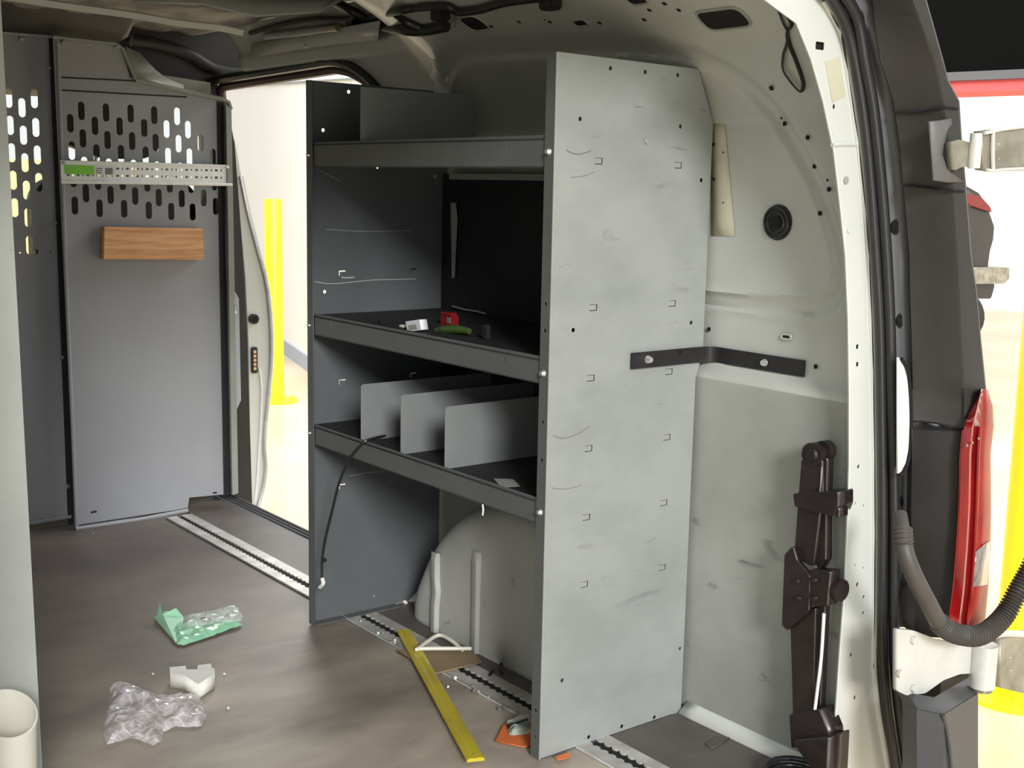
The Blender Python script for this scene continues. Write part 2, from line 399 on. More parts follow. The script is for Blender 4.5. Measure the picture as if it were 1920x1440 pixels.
for a in [(925,50),(977,42),(1035,42),(1128,44),(1212,38),(1222,20),(1277,20),(1475,232),(1518,258),(1531,312),(1558,355),(1541,400),(1533,687),(1333,617)]:
    wall_patch('bolt_hole', a[0], a[1], .0085, .0095, rim=False, r=.5)
for a in [(1025,38),(1250,8),(1450,166),(1555,338),(1469,222)]:
    s = .009 if a[0] in (1250, 1450) else .004
    wall_patch('small_hole', a[0], a[1], s, s, rim=False, r=.1)
wall_patch('slot_hole', 1478, 631, .024, .010, rim=True, r=.5)
bm = bmesh.new()
p_ = onwall(1585, 640)
# scuffed cover of the lower wall reaching the frame, and the white seam ledge at its foot
o = loft('trim_1', [[(2.046,1.50+.0425*k,.032) for k in range(11)], [(2.041,1.50+.0425*k,.024) for k in range(11)], [(2.016,1.50+.0425*k,.004) for k in range(11)]], 'paint', None, .003)
bm.free()
tag(o, 'white painted ledge where the side wall meets the floor', 'trim', kind='structure')

# floor, with the grey strip beyond the track
TX0, TX1 = 1.715, 1.80
FL = [(.28,1.47),(2.06,1.47),(2.06,4.36),(.28,4.36)]
o = sheet('floor', FL, [], .03, PZ(-.03), 'floor'); tag(o, 'dark brown worn van floor with dusty scuffs near the rear', 'floor', kind='structure')
o = sheet('trim_2', [(TX1+.002,1.475),(2.043,1.475),(2.043,3.19),(1.985,3.22),(1.985,4.33),(TX1+.002,4.33)], [], .004, PZ(0), 'floor2')
tag(o, 'grey brown floor strip between the cargo track and the side wall', 'floor trim', kind='structure')
# side door sill
bm = bmesh.new()
box(bm, (1.985,3.20,-.05), (2.05,4.42,.003), .002)
for k in range(3): box(bm, (2.00+.018*k,3.21,.002), (2.006+.018*k,4.41,.009), .002)
box(bm, (2.04,3.20,-.10), (2.11,4.42,-.04), .004)
o = from_bm('trim_3', bm, 'trimg'); tag(o, 'dark ribbed sill along the foot of the side door opening', 'door sill', kind='structure')

# left wall, roof, cab roof: close the van off from daylight
bm = bmesh.new(); box(bm, (.24,1.5,0), (.28,6.2,1.62)); box(bm, (.28,1.5,1.55), (.42,6.2,1.72))
o = from_bm('wall_left', bm, 'white'); tag(o, 'inner side wall of the van behind the near shelf panel', 'wall', kind='structure')
# roof with pressed corrugations and bows
bm = bmesh.new(); nx, ny = 60, 90; G = {}
for i in range(nx+1):
    for j in range(ny+1):
        x = .3+(1.93-.3)*i/nx; y = 1.5+(4.9-1.5)*j/ny
        z = 1.75-.01*smooth(1.55, 1.95, x)+.010*noise.noise(Vector((x*4, y*5, 0)))+.008*(math.sin(x*38) > .2)
        G[i, j] = bm.verts.new((x, y, z))
for i in range(nx):
    for j in range(ny): bm.faces.new((G[i,j], G[i+1,j], G[i+1,j+1], G[i,j+1]))
me = bpy.data.meshes.new('ceiling'); bm.to_mesh(me); bm.free(); o = finish('ceiling', me, 'roof', None, True)
md = o.modifiers.new('t', 'SOLIDIFY'); md.thickness = .006; md.offset = 1
tag(o, 'bare ribbed underside of the van roof', 'ceiling', kind='structure')
boxo('trim_4', (.24,1.42,1.80), (2.1,6.2,1.83), 'paint'); tag(bpy.data.objects['trim_4'], 'outer roof skin of the van', 'roof', kind='structure')

o = boxo('trim_27', (.24,1.43,1.66), (1.92,1.50,1.82), 'paint', None, .01); tag(o, 'white painted header over the rear door opening', 'header', kind='structure')
# pale roof bow across the cargo bay
def bow(name, pts, wv, label):
    o = ribbon(name, pts, wv, .018, None, 'paint', None, 6); tag(o, label, 'roof bow', kind='structure'); return o
bow('trim_5', [at(-200,-42,Y,3.75), at(80,4,Y,3.75), at(250,28,Y,3.75), at(330,42,Y,3.75), at(400,50,Y,3.75), at(450,60,Y,3.75)], (0,.05,.012), 'pale painted roof bow above the partition')
o = loft('trim_6', [[at(250,4,Y,3.0), at(380,8,Y,3.0), at(480,30,Y,3.0), at(600,22,Y,3.0), at(640,0,Y,3.0)], [at(230,-30,Y,3.1), at(380,-30,Y,3.1), at(480,-20,Y,3.1), at(600,-20,Y,3.1), at(660,-30,Y,3.1)]], 'rail', None, .006)
tag(o, 'grey pressed roof lining rib at the top edge', 'ceiling rib', kind='structure')
o = loft('trim_7', [[onwall(x, y) + Vector((-.012,0,0)) for x, y in [(478,84),(560,68),(640,54),(720,40)]], [onwall(x, y)+Vector((-.02,0,0)) for x, y in [(480,110),(560,96),(640,84),(720,76)]]], 'rail', None, .003)
tag(o, 'grey painted header rail over the side door opening', 'header rail', kind='structure')

# side door opening: black rubber seal
sp3 = [Vector((wx0(min(y,3.2), z)-.004 if z < 1.3 else wx0(y, z)-.004, y, z)) for y, z in DOOR if z > -.05]
sp3 = [Vector((2.05, 3.14, -.04))]+sp3+[Vector((2.05, 4.50, -.04))]
o = tube('door_1', sp3, .017, 'rubber', None, 8, 0); tag(o, 'black rubber seal around the side door opening', 'door seal', kind='structure')
# red-brown lip outside the seal
sp4 = [p+Vector((.035,(.03 if p.y < 3.5 else 0),-.02)) for p in sp3]
o = tube('trim_8', sp4, .018, mat('dark_red_brown_gasket', (.04,.012,.012), .5), None, 8, 0); tag(o, 'dark red brown outer gasket of the side door opening', 'door gasket', kind='structure')

# front pillar of the side door, cut-away profile of the bulging body side
PYF = 4.52
inner = [(436,262),(444,340),(452,430),(460,520),(466,640),(468,760),(470,880),(474,970)]
outer = [(440,262),(452,330),(466,400),(482,470),(500,530),(511,600),(512,680),(505,760),(499,830),(501,885),(489,945),(478,975)]
prof = [uvy(*q, PYF) for q in inner]+[uvy(*q, PYF) for q in outer[::-1]]
pil = empty('trim_9', (2.1, PYF, 0), 'white bulging front pillar of the side door opening', 'door pillar', kind='structure')
sheet('pillar_face', prof, [], .10, PY(PYF), 'paint', pil)
tube('outer_edge', [at(x, y, Y, PYF-.004) for x, y in [(452,330),(466,398),(484,468),(500,530),(508,600),(509,680),(502,760),(496,830),(498,885),(487,940),(476,972)]], .009, 'silver', pil, 8, 6)
tube('pressed_bead', [at(x, y, Y, PYF-.002) for x, y in [(486,690),(490,730),(488,800),(485,850),(482,900),(478,940)]], .005, 'zinc', pil, 8, 6)
pp = at(475,598,Y,PYF-.004); cylo('round_socket', pp+Vector((0,.01,0)), pp+Vector((0,-.012,0)), .020, 'black', pil); cylo('socket_core', pp+Vector((0,-.012,0)), pp+Vector((0,-.014,0)), .012, 'blk', pil)
u, v = uvy(476,675,PYF); cp_ = sheet('contact_plate', rrect(u, v, .026, .105, .008), [], .008, PY(PYF-.008), 'black', pil)
for k in range(5): sheet('contact', rrect(u, v-.034+.017*k, .012, .012, .001), [], .003, PY(PYF-.0105), 'copper', cp_)
# light grey inner strip and dark return beside the partition
st = sheet('trim_10', [uvy(*q, 4.40) for q in [(437,540),(448,560),(452,750),(441,775)]], [], .006, PY(4.40), mat('pale_blue_grey_strip', (.36,.38,.42), .5))
tag(st, 'pale blue grey side strip screwed beside the partition edge', 'side strip', kind='structure')
sheet('trim_11', [uvy(*q, 4.46) for q in [(398,150),(420,170),(440,270),(452,430),(464,640),(468,780),(474,985),(400,985),(400,960),(432,930),(425,190)]], [], .04, PY(4.46), 'black')
tag(bpy.data.objects['trim_11'], 'dark return between the partition and the side door seal', 'door trim', kind='structure')
for y_ in (585, 712): cylo('screw', at(441,y_,Y,4.398), at(441,y_,Y,4.392), .005, 'screw', st, 10)

# black curved cab trim over the partition and brown liner above it
bm = bmesh.new()
o = sheet('trim_12', fillet([uvy(*q, 4.42) for q in [(236,20),(470,48),(478,100),(470,128),(412,150),(400,178),(340,168),(270,120),(240,75)]], .01, 3), [], .30, PY(4.42), 'black')
tag(o, 'black moulded plastic trim in the upper corner behind the partition', 'cab trim', kind='structure')
tube('trim_13', [at(x, y, Y, 4.40) for x, y in [(246,76),(290,82),(350,100),(400,128),(450,136),(476,132)]], .022, 'black', None, 10, 8)
tag(bpy.data.objects['trim_13'], 'rounded black lower lip of the cab corner trim', 'cab trim', kind='structure')
bm.free()
o = loft('trim_14', [[at(x, y, Y, 4.34) for x, y in [(-60,56),(100,66),(222,76),(232,70)]], [at(x, y, Y, 4.10) for x, y in [(-60,-40),(100,-20),(238,18),(256,22)]]], 'brownp', None, .01)
tag(o, 'brown grey filler panel above the partition', 'liner panel', kind='structure')
o = loft('trim_15', [[at(x, y, Y, 4.335) for x, y in [(228,74),(240,68)]], [at(x, y, Y, 4.1) for x, y in [(240,20),(258,22)]]], 'greyg', None, .004); tag(o, 'folded edge of the brown filler panel', 'liner edge', kind='structure')
for q in [(78,5),(242,26)]:
    p = at(*q, Y, 4.12); cylo('screw', p, p+Vector((0,-.012,-.004)), .006, 'screw', bpy.data.objects['trim_14'], 10)

# ------------------------------------------------------------ rear door frame (D pillar)
PO = [(1547,0),(1580,60),(1593,133),(1613,267),(1627,400),(1633,480),(1638,600),(1641,700),(1643,850),(1644,1000),(1643,1150),(1641,1250),(1650,1340),(1668,1440),(1680,1500)]
PI = [(1420,-10),(1493,43),(1520,110),(1543,190),(1563,283),(1573,367),(1585,480),(1590,600),(1592,740),(1592,870),(1588,1000),(1583,1110),(1574,1230),(1568,1320),(1558,1440),(1552,1500)]
PY0 = 1.485
dots = [(1538,86,.026,.014,.2),(1564,200,.008,.009,.5),(1562,252,.004,.004,.5),(1608,650,.009,.009,.1),(1608,683,.009,.009,.1),(1610,875,.008,.009,.5),(1604,944,.005,.006,.5),(1620,948,.005,.006,.5),(1604,1060,.005,.006,.5),(1619,1065,.005,.006,.5),(1608,1096,.008,.010,.5),(1620,1119,.007,.008,.5),(1619,1149,.007,.008,.5),(1596,1228,.008,.009,.5),(1603,1308,.008,.009,.5)]
hol = []
for a in dots:
    u, v = uvy(a[0], a[1], PY0); hol.append(rrect(u, v, a[2], a[3], a[4]*min(a[2], a[3]), 4))
dp = empty('trim_16', (2.05, PY0, 0), 'white painted rear door frame pillar with punched holes', 'door frame', kind='structure')
inn = [(1545,-60)]+PO[0:]+PI[::-1]+[(1400,-60)]
sheet('pillar_face', [uvy(*q, PY0) for q in inn], hol, .004, PY(PY0), 'paint', dp)
# inner return of the frame running to the wall, black plate put in for the shade behind the holes
IR = [at(x, y, Y, PY0) for x, y in PI]
loft('inner_return', [IR, [p+Vector((.03, .012, 0)) for p in IR], [p+Vector((.06,.03,0)) for p in IR]], 'paint', dp, .003)
loft('pocket', [[at(x+9, y, Y, PY0+.007) for x, y in PI], [at(x, y, Y, PY0+.007) for x, y in (PO+[(1690,1520)])]], 'blk', dp)
# raised bright edge of the pillar
tube('rolled_edge', [at(x-3, y, Y, PY0-.002) for x, y in PO], .007, 'paint', dp, 8, 4)
for q in [(1585,338),(1591,430),(1572,1405)]:
    p = at(*q, Y, PY0); cylo('pressed_boss', p, p+Vector((0,-.003,0)), .007, 'rail' if q[1] == 338 else 'paint', dp, 14)
tube('pressed_step', [at(x, y, Y, PY0-.001) for x, y in [(1560,272),(1585,270),(1608,271)]], .004, 'paint', dp, 8, 4)
# sticker on the pillar
o = sheet('sticker', [uvy(*q, PY0) for q in [(1546,116),(1573,108),(1585,180),(1560,192)]], [], .001, PY(PY0-.0012), 'beige')
tag(o, 'plain beige sticker near the top of the white rear frame pillar', 'sticker')
# rubber seals
S1 = [(1535,-30),(1565,10),(1590,67),(1610,167),(1627,300),(1640,480),(1647,600),(1650,720),(1653,960),(1652,1200),(1658,1300),(1668,1380),(1685,1500)]
S2 = [(1570,-30),(1607,33),(1623,117),(1640,217),(1655,367),(1663,480),(1669,600),(1672,720),(1678,960),(1678,1200),(1684,1300),(1694,1380),(1712,1500)]
o = tube('trim_17', [at(x+2, y, Y, 1.465) for x, y in S1], .0105, 'rubber', None, 10, 6); tag(o, 'inner black rubber seal of the rear door frame', 'door seal', kind='structure')
o = tube('trim_18', [at(x-1, y, Y, 1.45) for x, y in S2], .0115, 'rubber', None, 10, 6); tag(o, 'outer black rubber seal of the rear door frame', 'door seal', kind='structure')
for a, nm in ((S1, 'trim_19'), (S2, 'trim_20')):
    o = tube(nm, [at(x+(12 if a is S1 else -11), y, Y, 1.475) for x, y in a], .0035 if a is S1 else .003, 'trimg', None, 6, 6); tag(o, 'thin grey lip between the rear door seals' if a is S1 else 'thin grey lip inside the outer rear door seal', 'door seal lip', kind='structure')
boxS = [at(x, y, Y, 1.478) for x, y in PO]; boxE = [at(x+24, y, Y, 1.468) for x, y in PO]
o = loft('trim_21', [[at(x-4, y, Y, 1.480) for x, y in [(1530,-30)]+PO], [at(x+40, y, Y, 1.470) for x, y in [(1530,-30)]+PO]], 'rubber', None, .003); tag(o, 'black rubber base of the rear door seals', 'door seal', kind='structure')
# outer pieces: rows at given image heights -> columns (flange inner, flange outer, trim ridge, trim outer)
T = [(-30,1585,1628,1695,1722),(0,1598,1637,1706,1735),(60,1622,1643,1728,1752),(117,1636,1652,1750,1768),(150,1643,1664,1757,1776),(190,1650,1676,1764,1797),(267,1662,1687,1774,1802),(353,1672,1695,1782,1810),(480,1678,1706,1790,1820),(547,1681,1707,1794,1830),(640,1684,1710,1798,1838),(727,1686,1712,1803,1847)]
LO = [(727,1686,1712,1803),(800,1686,1706,1802),(960,1687,1704,1798),(1080,1688,1706,1790),(1175,1690,1710,1776)]
YF0, YF1, YR, YO = 1.455, 1.43, 1.335, 1.325
rowsF, rowsT = [], []
ysamp = [-30,0,30,60,90,117,150,190,230,267,310,353,400,440,480,547,600,640,700,727]
for y in ysamp:
    a, b, c, d = interp(T, y)
    rowsF.append([at(a-12, y, Y, YF0), at(a+4, y, Y, YF0-.005), at(b, y, Y, YF1)])
    rowsT.append([at(b-1, y, Y, YF1+.01), at(b+1, y, Y, YF1-.012), at(b+(c-b)*.5, y, Y, YF1-.05), at(c, y, Y, YR), at(c+5, y, Y, YR-.004), at(d-2, y, Y, YO), at(d, y, Y, YO+.03)])
for y in (740, 765, 785, 800, 812):
    a, b, c = interp(LO, y); rowsF.append([at(a-12, y, Y, YF0), at(a+4, y, Y, YF0-.005), at(b, y, Y, YF1)])
    d = interp([(727,1847),(745,1845),(765,1832),(790,1815),(812,1806)], y)[0]; c = min(1807, d-2); yy = min(y, 797+0*y)
    rowsT.append([at(b-1, yy-8, Y, YF1+.01), at(b+1, yy-8, Y, YF1-.012), at(b+(c-b)*.5, yy-4, Y, YF1-.05), at(c, y, Y, YR), at(c+1, y, Y, YR-.004), at(d-1, y, Y, YO), at(d, y, Y, YO+.03)])
for y in (880, 960, 1020, 1080, 1175):
    a, b, c = interp(LO, y); rowsF.append([at(a-12, y, Y, YF0), at(a+4, y, Y, YF0-.005), at(b, y, Y, YF1)])
o = loft('trim_22', rowsF, 'trimg', None, .004); tag(o, 'mid grey metal jamb strip beside the rear door seals', 'door jamb', kind='structure')
for q in [(1617,28,.018),(1678,425,.015),(1688,600,.016),(1692,938,.013)]:
    p = at(q[0], q[1], Y, YF0-.004); cylo('round_recess', p+Vector((0,.008,0)), p+Vector((.0,-.005,0)), q[2], 'rubber', o, 18)
    p2 = p+Vector((.004,-.006,.004)); cylo('recess_core', p+Vector((0,-.004,0)), p+Vector((0,-.007,0)), q[2]*.72, 'black', o, 18)
# white painted oval latch recess in the jamb
o2 = sheet('latch_recess', [uvy(*q, 1.420) for q in [(1684,670),(1693,676),(1700,692),(1704,720),(1706,780),(1704,840),(1698,868),(1690,884),(1684,888)]], [], .004, PY(1.420), mat('bright_white_paint', (.9,.9,.89), .3), o)
tube('recess_gasket', [at(x, y, Y, 1.417) for x, y in [(1690,672),(1700,690),(1706,720),(1709,780),(1707,840),(1700,875),(1688,892)]], .0035, 'blk', o, 6, 6)

cor = empty('corner_trim', at(1750, 400, Y, 1.4), 'large dark textured plastic corner trim outside the rear door frame', 'corner trim')
ct = loft('upper_cover', rowsT, 'trimp', cor, .004)
for yy, nm in ((206, 'panel_joint'), (352, 'panel_joint')):
    a, b, c, d = interp(T, yy); dz = 5 if yy > 300 else -4
    tube(nm, [at(b, yy-dz, Y, YF1-.016), at((b+c)/2, yy-dz/2+2, Y, YF1-.054), at(c, yy+dz, Y, YR-.004), at(d-3, yy+dz+2, Y, YO-.002)], .0022, 'blk', cor, 6, 4)
# grey pocket where the upper hinge sits
loft('hinge_pocket', [[at(x, y, Y, 1.326) for x, y in [(1742,228),(1762,226),(1782,222)]], [at(x, y, Y, 1.345) for x, y in [(1746,290),(1768,290),(1790,290)]], [at(x, y, Y, 1.325) for x, y in [(1750,338),(1778,342),(1804,342)]]], mat('grey_pocket', (.125,.12,.118), .5), cor, .004)
# lower black body corner
rowsB = []
for y in (780, 806, 860, 960, 1020, 1080, 1130, 1175, 1192):
    a, b, c = interp(LO, y)
    if y == 780: rowsB.append([at(b-2, y, Y, YF1+.005), at(b+6, y, Y, YF1-.005), at((b+c)/2, y+2, Y, YF1-.03), at(c-2, y+4, Y, YR+.02), at(c, y+4, Y, YR+.03)]); continue
    rowsB.append([at(b-18 if y > 1100 else b-2, y-4 if y < 900 else y-20*(y > 1100), Y, YF1), at(b+6, y, Y, YF1-.02), at((b+c)/2, y+2, Y, YF1-.06), at(c, y+4, Y, YR-.002), at(c+4, y+4, Y, YR+.02)])
loft('lower_corner', rowsB, 'black', cor, .004)
# ------------------------------------------------------------ tail light
tl = empty('tail_light', at(1820, 960, Y, 1.32), 'tall red tail light with a small clear lens on the van corner', 'tail light')
TLr = [(730,1838,1843,1850),(760,1824,1842,1860),(800,1806,1838,1862),(850,1800,1834,1856),(950,1798,1832,1857),(1020,1794,1828,1856),(1100,1788,1822,1852),(1190,1776,1812,1844)]
rA, rB = [], []
for y in (730,745,760,780,800,825,850,900,950,985,1020,1060,1100,1150,1190):
    a, b, c = interp(TLr, y)
    rA.append([at(a, y, Y, 1.335), at(a+3, y, Y, 1.315), at((a+b)/2, y, Y, 1.303), at(b, y, Y, 1.31)])
    rB.append([at(b, y, Y, 1.31), at((b+c)/2, y, Y, 1.314), at(c-2, y, Y, 1.325), at(c, y, Y, 1.36)])
loft('red_lens', rA, 'lred', tl, .003); loft('orange_lens', rB, 'lor', tl, .003)
loft('clear_lens', [[at(1829,1035,Y,1.305), at(1845,1022,Y,1.309), at(1855,1014,Y,1.319)], [at(1826,1068,Y,1.305), at(1842,1060,Y,1.309), at(1854,1060,Y,1.319)], [at(1823,1100,Y,1.305), at(1838,1098,Y,1.309), at(1850,1096,Y,1.319)]], 'lwh', tl, .003)
tube('lens_rib', [at(x, y, Y, 1.306) for x, y in [(1838,800),(1834,850),(1831,950),(1826,1040),(1820,1110),(1812,1186)]], .0035, 'lred', tl, 8, 5)
tube('lens_edge', [at(x, y, Y, 1.318) for x, y in [(1806,806),(1801,860),(1799,950),(1790,1080),(1778,1180)]], .0025, 'lor', tl, 6, 5)
for q in [(1828,795),(1834,822),(1812,835),(1822,830)]:
    p = at(*q, Y, 1.302); cylo('bulb_glint', p, p+Vector((0,-.002,0)), .003, 'lwh', tl, 8)

# ------------------------------------------------------------ rear bumper corner
bp = empty('rear_bumper', at(1760, 1400, Y, 1.3), 'dark grey plastic rear bumper corner below the lower hinge', 'bumper')
bt = [(1694,1316),(1720,1330),(1768,1340),(1832,1300)]; bb = [(1700,1560),(1730,1560),(1775,1560),(1838,1560)]
yb = [1.36,1.27,1.235,1.30]
loft('bumper_face', [[at(x, y, Y, k) for (x, y), k in zip(bt, yb)], [at(x, (y+1560)/2, Y, k-.006) for (x, y), k in zip(bt, yb)], [at(x, y, Y, k) for (x, y), k in zip(bb, yb)]], 'bumper', bp, .004, False)
tz = [at(x, y, Y, k) for (x, y), k in zip(bt, yb)]
loft('bumper_top', [tz, [p+Vector((.045,.05,.004)) for p in tz]], 'bumper', bp, .004, False)
tube('pressed_crease', [at(x, y, Y, 1.232) for x, y in [(1768,1340),(1776,1375),(1782,1420),(1788,1500)]], .004, 'bumper', bp, 8, 4)
pk = at(1765,1270,Y,1.36); pk2 = at(1830,1312,Y,1.36); boxo('dark_cavity', (pk.x,1.36,pk2.z), (pk2.x,1.42,pk.z), 'black', bp)

# ------------------------------------------------------------ hinges
lh = empty('lower_door_hinge', at(1780, 1240, Y, 1.30), 'white steel hinge arm with a round knuckle below the red tail light', 'hinge')
ar = [(1684,1180),(1715,1183),(1760,1200),(1800,1208),(1832,1206),(1832,1262),(1800,1264),(1770,1275),(1735,1300),(1700,1304),(1684,1296)]
sheet('arm', fillet([uvy(*q, 1.315) for q in ar], .006, 3), [], .012, PY(1.315), 'hinge', lh)
for q in [(1712,1200),(1712,1290),(1686,1262)]:
    p = at(*q, Y, 1.314); cylo('bolt_head', p, p+Vector((0,-.006,0)), .008, 'hinge', lh, 12)
kt, kb = at(1847, 1208, Y, 1.30), at(1847, 1284, Y, 1.30); kb.x = kt.x
cylo('knuckle', kt, kb, .026, 'hinge', lh, 24)
cylo('knuckle_foot', kb, kb-Vector((0,0,.008)), .022, 'dull', lh, 20)
tube('yellow_gap_edge', [at(x, y, Y, 1.30) for x, y in [(1872,1206),(1872,1245),(1873,1280)]], .0022, 'yellow', lh, 6, 2)
sheet('door_bracket', [uvy(*q, 1.29) for q in [(1876,1200),(1960,1180),(1960,1310),(1876,1290)]], [circ(*uvy(1895,1233,1.29), .003), circ(*uvy(1896,1257,1.29), .003)], .02, PY(1.29), 'dull', lh)
tube('white_top_edge', [at(x, y, Y, 1.285) for x, y in [(1800,1200),(1850,1196),(1885,1188),(1960,1192)]], .007, 'hinge', lh, 8, 4)
uh = empty('upper_door_hinge', at(1850, 285, Y, 1.30), 'pale steel door hinge arm reaching out from the upper corner trim', 'hinge')
sheet('arm', fillet([uvy(*q, 1.318) for q in [(1786,266),(1800,262),(1822,268),(1822,312),(1802,314),(1790,320)]], .003, 2), [], .014, PY(1.318), 'dull', uh)
kt, kb = at(1831, 250, Y, 1.31), at(1831, 316, Y, 1.31); kb.x = kt.x; cylo('knuckle', kt, kb, .011, 'hinge', uh, 20)
sheet('door_plate', [uvy(*q, 1.30) for q in [(1842,246),(1862,243),(1960,230),(1960,318),(1862,322),(1844,318)]], [circ(*uvy(1873,269,1.30), .0028), circ(*uvy(1873,297,1.30), .0028)], .018, PY(1.30), 'dull', uh)
tube('rolled_rim', [at(x, y, Y, 1.295) for x, y in [(1846,250),(1862,247),(1880,243),(1920,238),(1960,233)]], .003, 'hinge', uh, 8, 3)
tube('rolled_rim', [at(x, y, Y, 1.295) for x, y in [(1850,318),(1862,320),(1880,318),(1920,316),(1960,315)]], .003, 'hinge', uh, 8, 3)
tube('plate_fold', [at(x, y, Y, 1.296) for x, y in [(1862,247),(1861,285),(1862,320)]], .004, 'hinge', uh, 8, 3)

# ------------------------------------------------------------ corrugated hose
hp = spline([at(1688,965,Y,1.33), at(1692,990,Y,1.31), at(1696,1030,Y,1.29), at(1712,1075,Y,1.275), at(1740,1130,Y,1.265), at(1765,1172,Y,1.26), at(1800,1190,Y,1.255), at(1840,1190,Y,1.25), at(1880,1158,Y,1.245), at(1908,1110,Y,1.24), at(1935,1060,Y,1.235), at(1960,1000,Y,1.23)], 34)
def hr(t):
    if t < .10: return .013
    if t < .17: return .017+.0018*math.sin((t-.10)*2*math.pi*60)
    if t < .44: return .0165
    return .0175+.0032*math.sin((t-.44)*2*math.pi*95)
bm = bmesh.new(); 
hp2 = []
for a, b in zip(hp, hp[1:]): hp2 += [a, (a+b)/2]
hp2.append(hp[-1]); sweep(bm, hp2, hr, 16); o = from_bm('corrugated_hose', bm, 'hose', None, True)
tag(o, 'grey black corrugated cable hose looping from the frame to the open rear door', 'hose')

# ------------------------------------------------------------ cargo partition
BY = 4.26
part = empty('cargo_partition', (1.5, BY, 0), 'grey steel partition with oval slots closing off the cab', 'partition')
outline = [uvy(*q, BY) for q in [(99,67),(218,80),(232,92),(254,150),(420,186),(432,200),(440,925),(355,933),(352,952),(142,992)]]
# slots: columns of stadium holes measured from the panel, in metres
holes = []
u0, dv = 1.4085, .0805
colx = [132,154,178,200,224,246,270,290,312,333,352,374,396]   # image columns, top half
top = {132:(231,2),154:(208,3),178:(236,2),200:(211,3),224:(237,2),246:(213,3),270:(240,2),290:(216,3),312:(242,2),333:(218,3),352:(243,2),374:(268,2),396:(295,1)}
PI_ = 51.5
for k, cx in enumerate(colx):
    y0 = top[cx][0]
    for r in range(4 if k < 11 else 3):
        yy = y0+(PI_ if k < 12 else 46)*r
        cxx = cx+(yy-230)*.055
        u, v = uvy(cxx, yy, BY); holes.append(stad(u, v, .0225, .0615))
holes.append(rrect(*uvy(176,960,BY), .022, .008, .004))
holes.append(rrect(*uvy(403,924,BY), .018, .007, .003))
sheet('slotted_panel', outline, holes, .003, PY(BY), 'part', part)
# folded edges
def fold(pts, m='part', dpt=.03, y0=BY, nm='folded_edge'):
    P = [at(x, y, Y, y0) for x, y in pts]; Q = [p+Vector((0,-dpt,0)) for p in P]
    return loft(nm, [P, Q], m, part, .003, False)
tube('folded_edge', [at(x, y, Y, BY-.006) for x, y in [(99,69),(218,82),(231,93),(254,150)]], .007, 'greyg', part, 6, 0)
tube('folded_edge', [at(x, y, Y, BY-.006) for x, y in [(254,150),(350,172),(418,186),(429,192),(433,205)]], .008, 'greyg', part, 6, 0)
sheet('side_flange', [uvy(*q, BY-.03) for q in [(424,196),(434,205),(447,925),(436,928)]], [], .03, PY(BY-.03), 'greyg', part)
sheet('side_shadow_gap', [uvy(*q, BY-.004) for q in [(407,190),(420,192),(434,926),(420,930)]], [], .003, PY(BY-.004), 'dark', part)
tube('folded_edge', [at(x, y, Y, BY-.008) for x, y in [(142,992),(250,976),(352,957)]], .008, 'part', part, 6, 0)
tube('folded_edge', [at(x, y, Y, BY-.003) for x, y in [(108,72),(124,530),(144,990)]], .006, 'part', part, 6, 0)
for pts in [[(112,145),(256,152)], [(113,169),(350,182)]]:
    tube('pressed_crease', [at(x, y, Y, BY-.0005) for x, y in pts], .0025, 'dark', part, 6, 0)
tube('pressed_crease', [at(x, y, Y, BY-.001) for x, y in [(229,86),(247,145)]], .005, 'dark', part, 6, 0)
tube('pressed_crease', [at(x, y, Y, BY-.001) for x, y in [(148,985),(345,955)]], .0022, 'dark', part, 6, 0)
# left section, set back
BL = 4.335
outl = [uvy(*q, BL) for q in [(-90,54),(0,60),(97,68),(137,966),(52,980),(-60,1000)]]
hl = []
for cx, y0, n in [(19,235,4),(43,202,6),(67,239,3),(19,184,1),(67,185,1)]:
    for r in range(n):
        yy = y0+51.5*r; u, v = uvy(cx+(yy-230)*.055, yy, BL); hl.append(stad(u, v, .0235, .063))
hl.append(circ(*uvy(67,472,BL), .011)); hl.append(circ(*uvy(38,474,BL), .003)); hl.append(circ(*uvy(95,473,BL), .003))
sheet('slotted_panel', outl, hl, .003, PY(BL), 'part', part)
tube('folded_edge', [at(x, y, Y, BL-.006) for x, y in [(-90,54),(0,61),(97,69)]], .007, 'part', part, 6, 0)
tube('folded_edge', [at(x, y, Y, BL-.006) for x, y in [(133,968),(52,982),(-60,1002)]], .007, 'part', part, 6, 0)
sheet('centre_channel', [uvy(*q, BL-.01) for q in [(93,70),(101,70),(139,985),(129,985)]], [], .008, PY(BL-.01), 'dark', part)
for q in [(91,127),(103,418),(116,670),(127,912)]:
    p = at(*q, Y, BL-.012); cylo('bolt', p, p+Vector((0,-.01,0)), .0085, 'screw', part, 12, .005)
for q in [(39,74),(118,80),(219,89)]:
    p = at(*q, Y, BY-.004 if q[0] > 100 else BL-.004); cylo('bolt', p, p+Vector((0,-.012,0)), .0085, 'screw', part, 12, .006)
# corner gusset
loft('corner_gusset', [[at(x, y, Y, BY+.01) for x, y in [(236,88),(246,136),(262,152),(345,168)]], [at(x, y, Y, BY+.07) for x, y in [(262,100),(290,130),(310,146),(344,160)]]], mat('pale_gusset', (.36,.37,.33), .5), part, .003)
sheet('corner_panel', [uvy(*q, BY+.08) for q in [(300,140),(395,155),(395,185),(345,172)]], [], .003, PY(BY+.08), 'greyg', part)

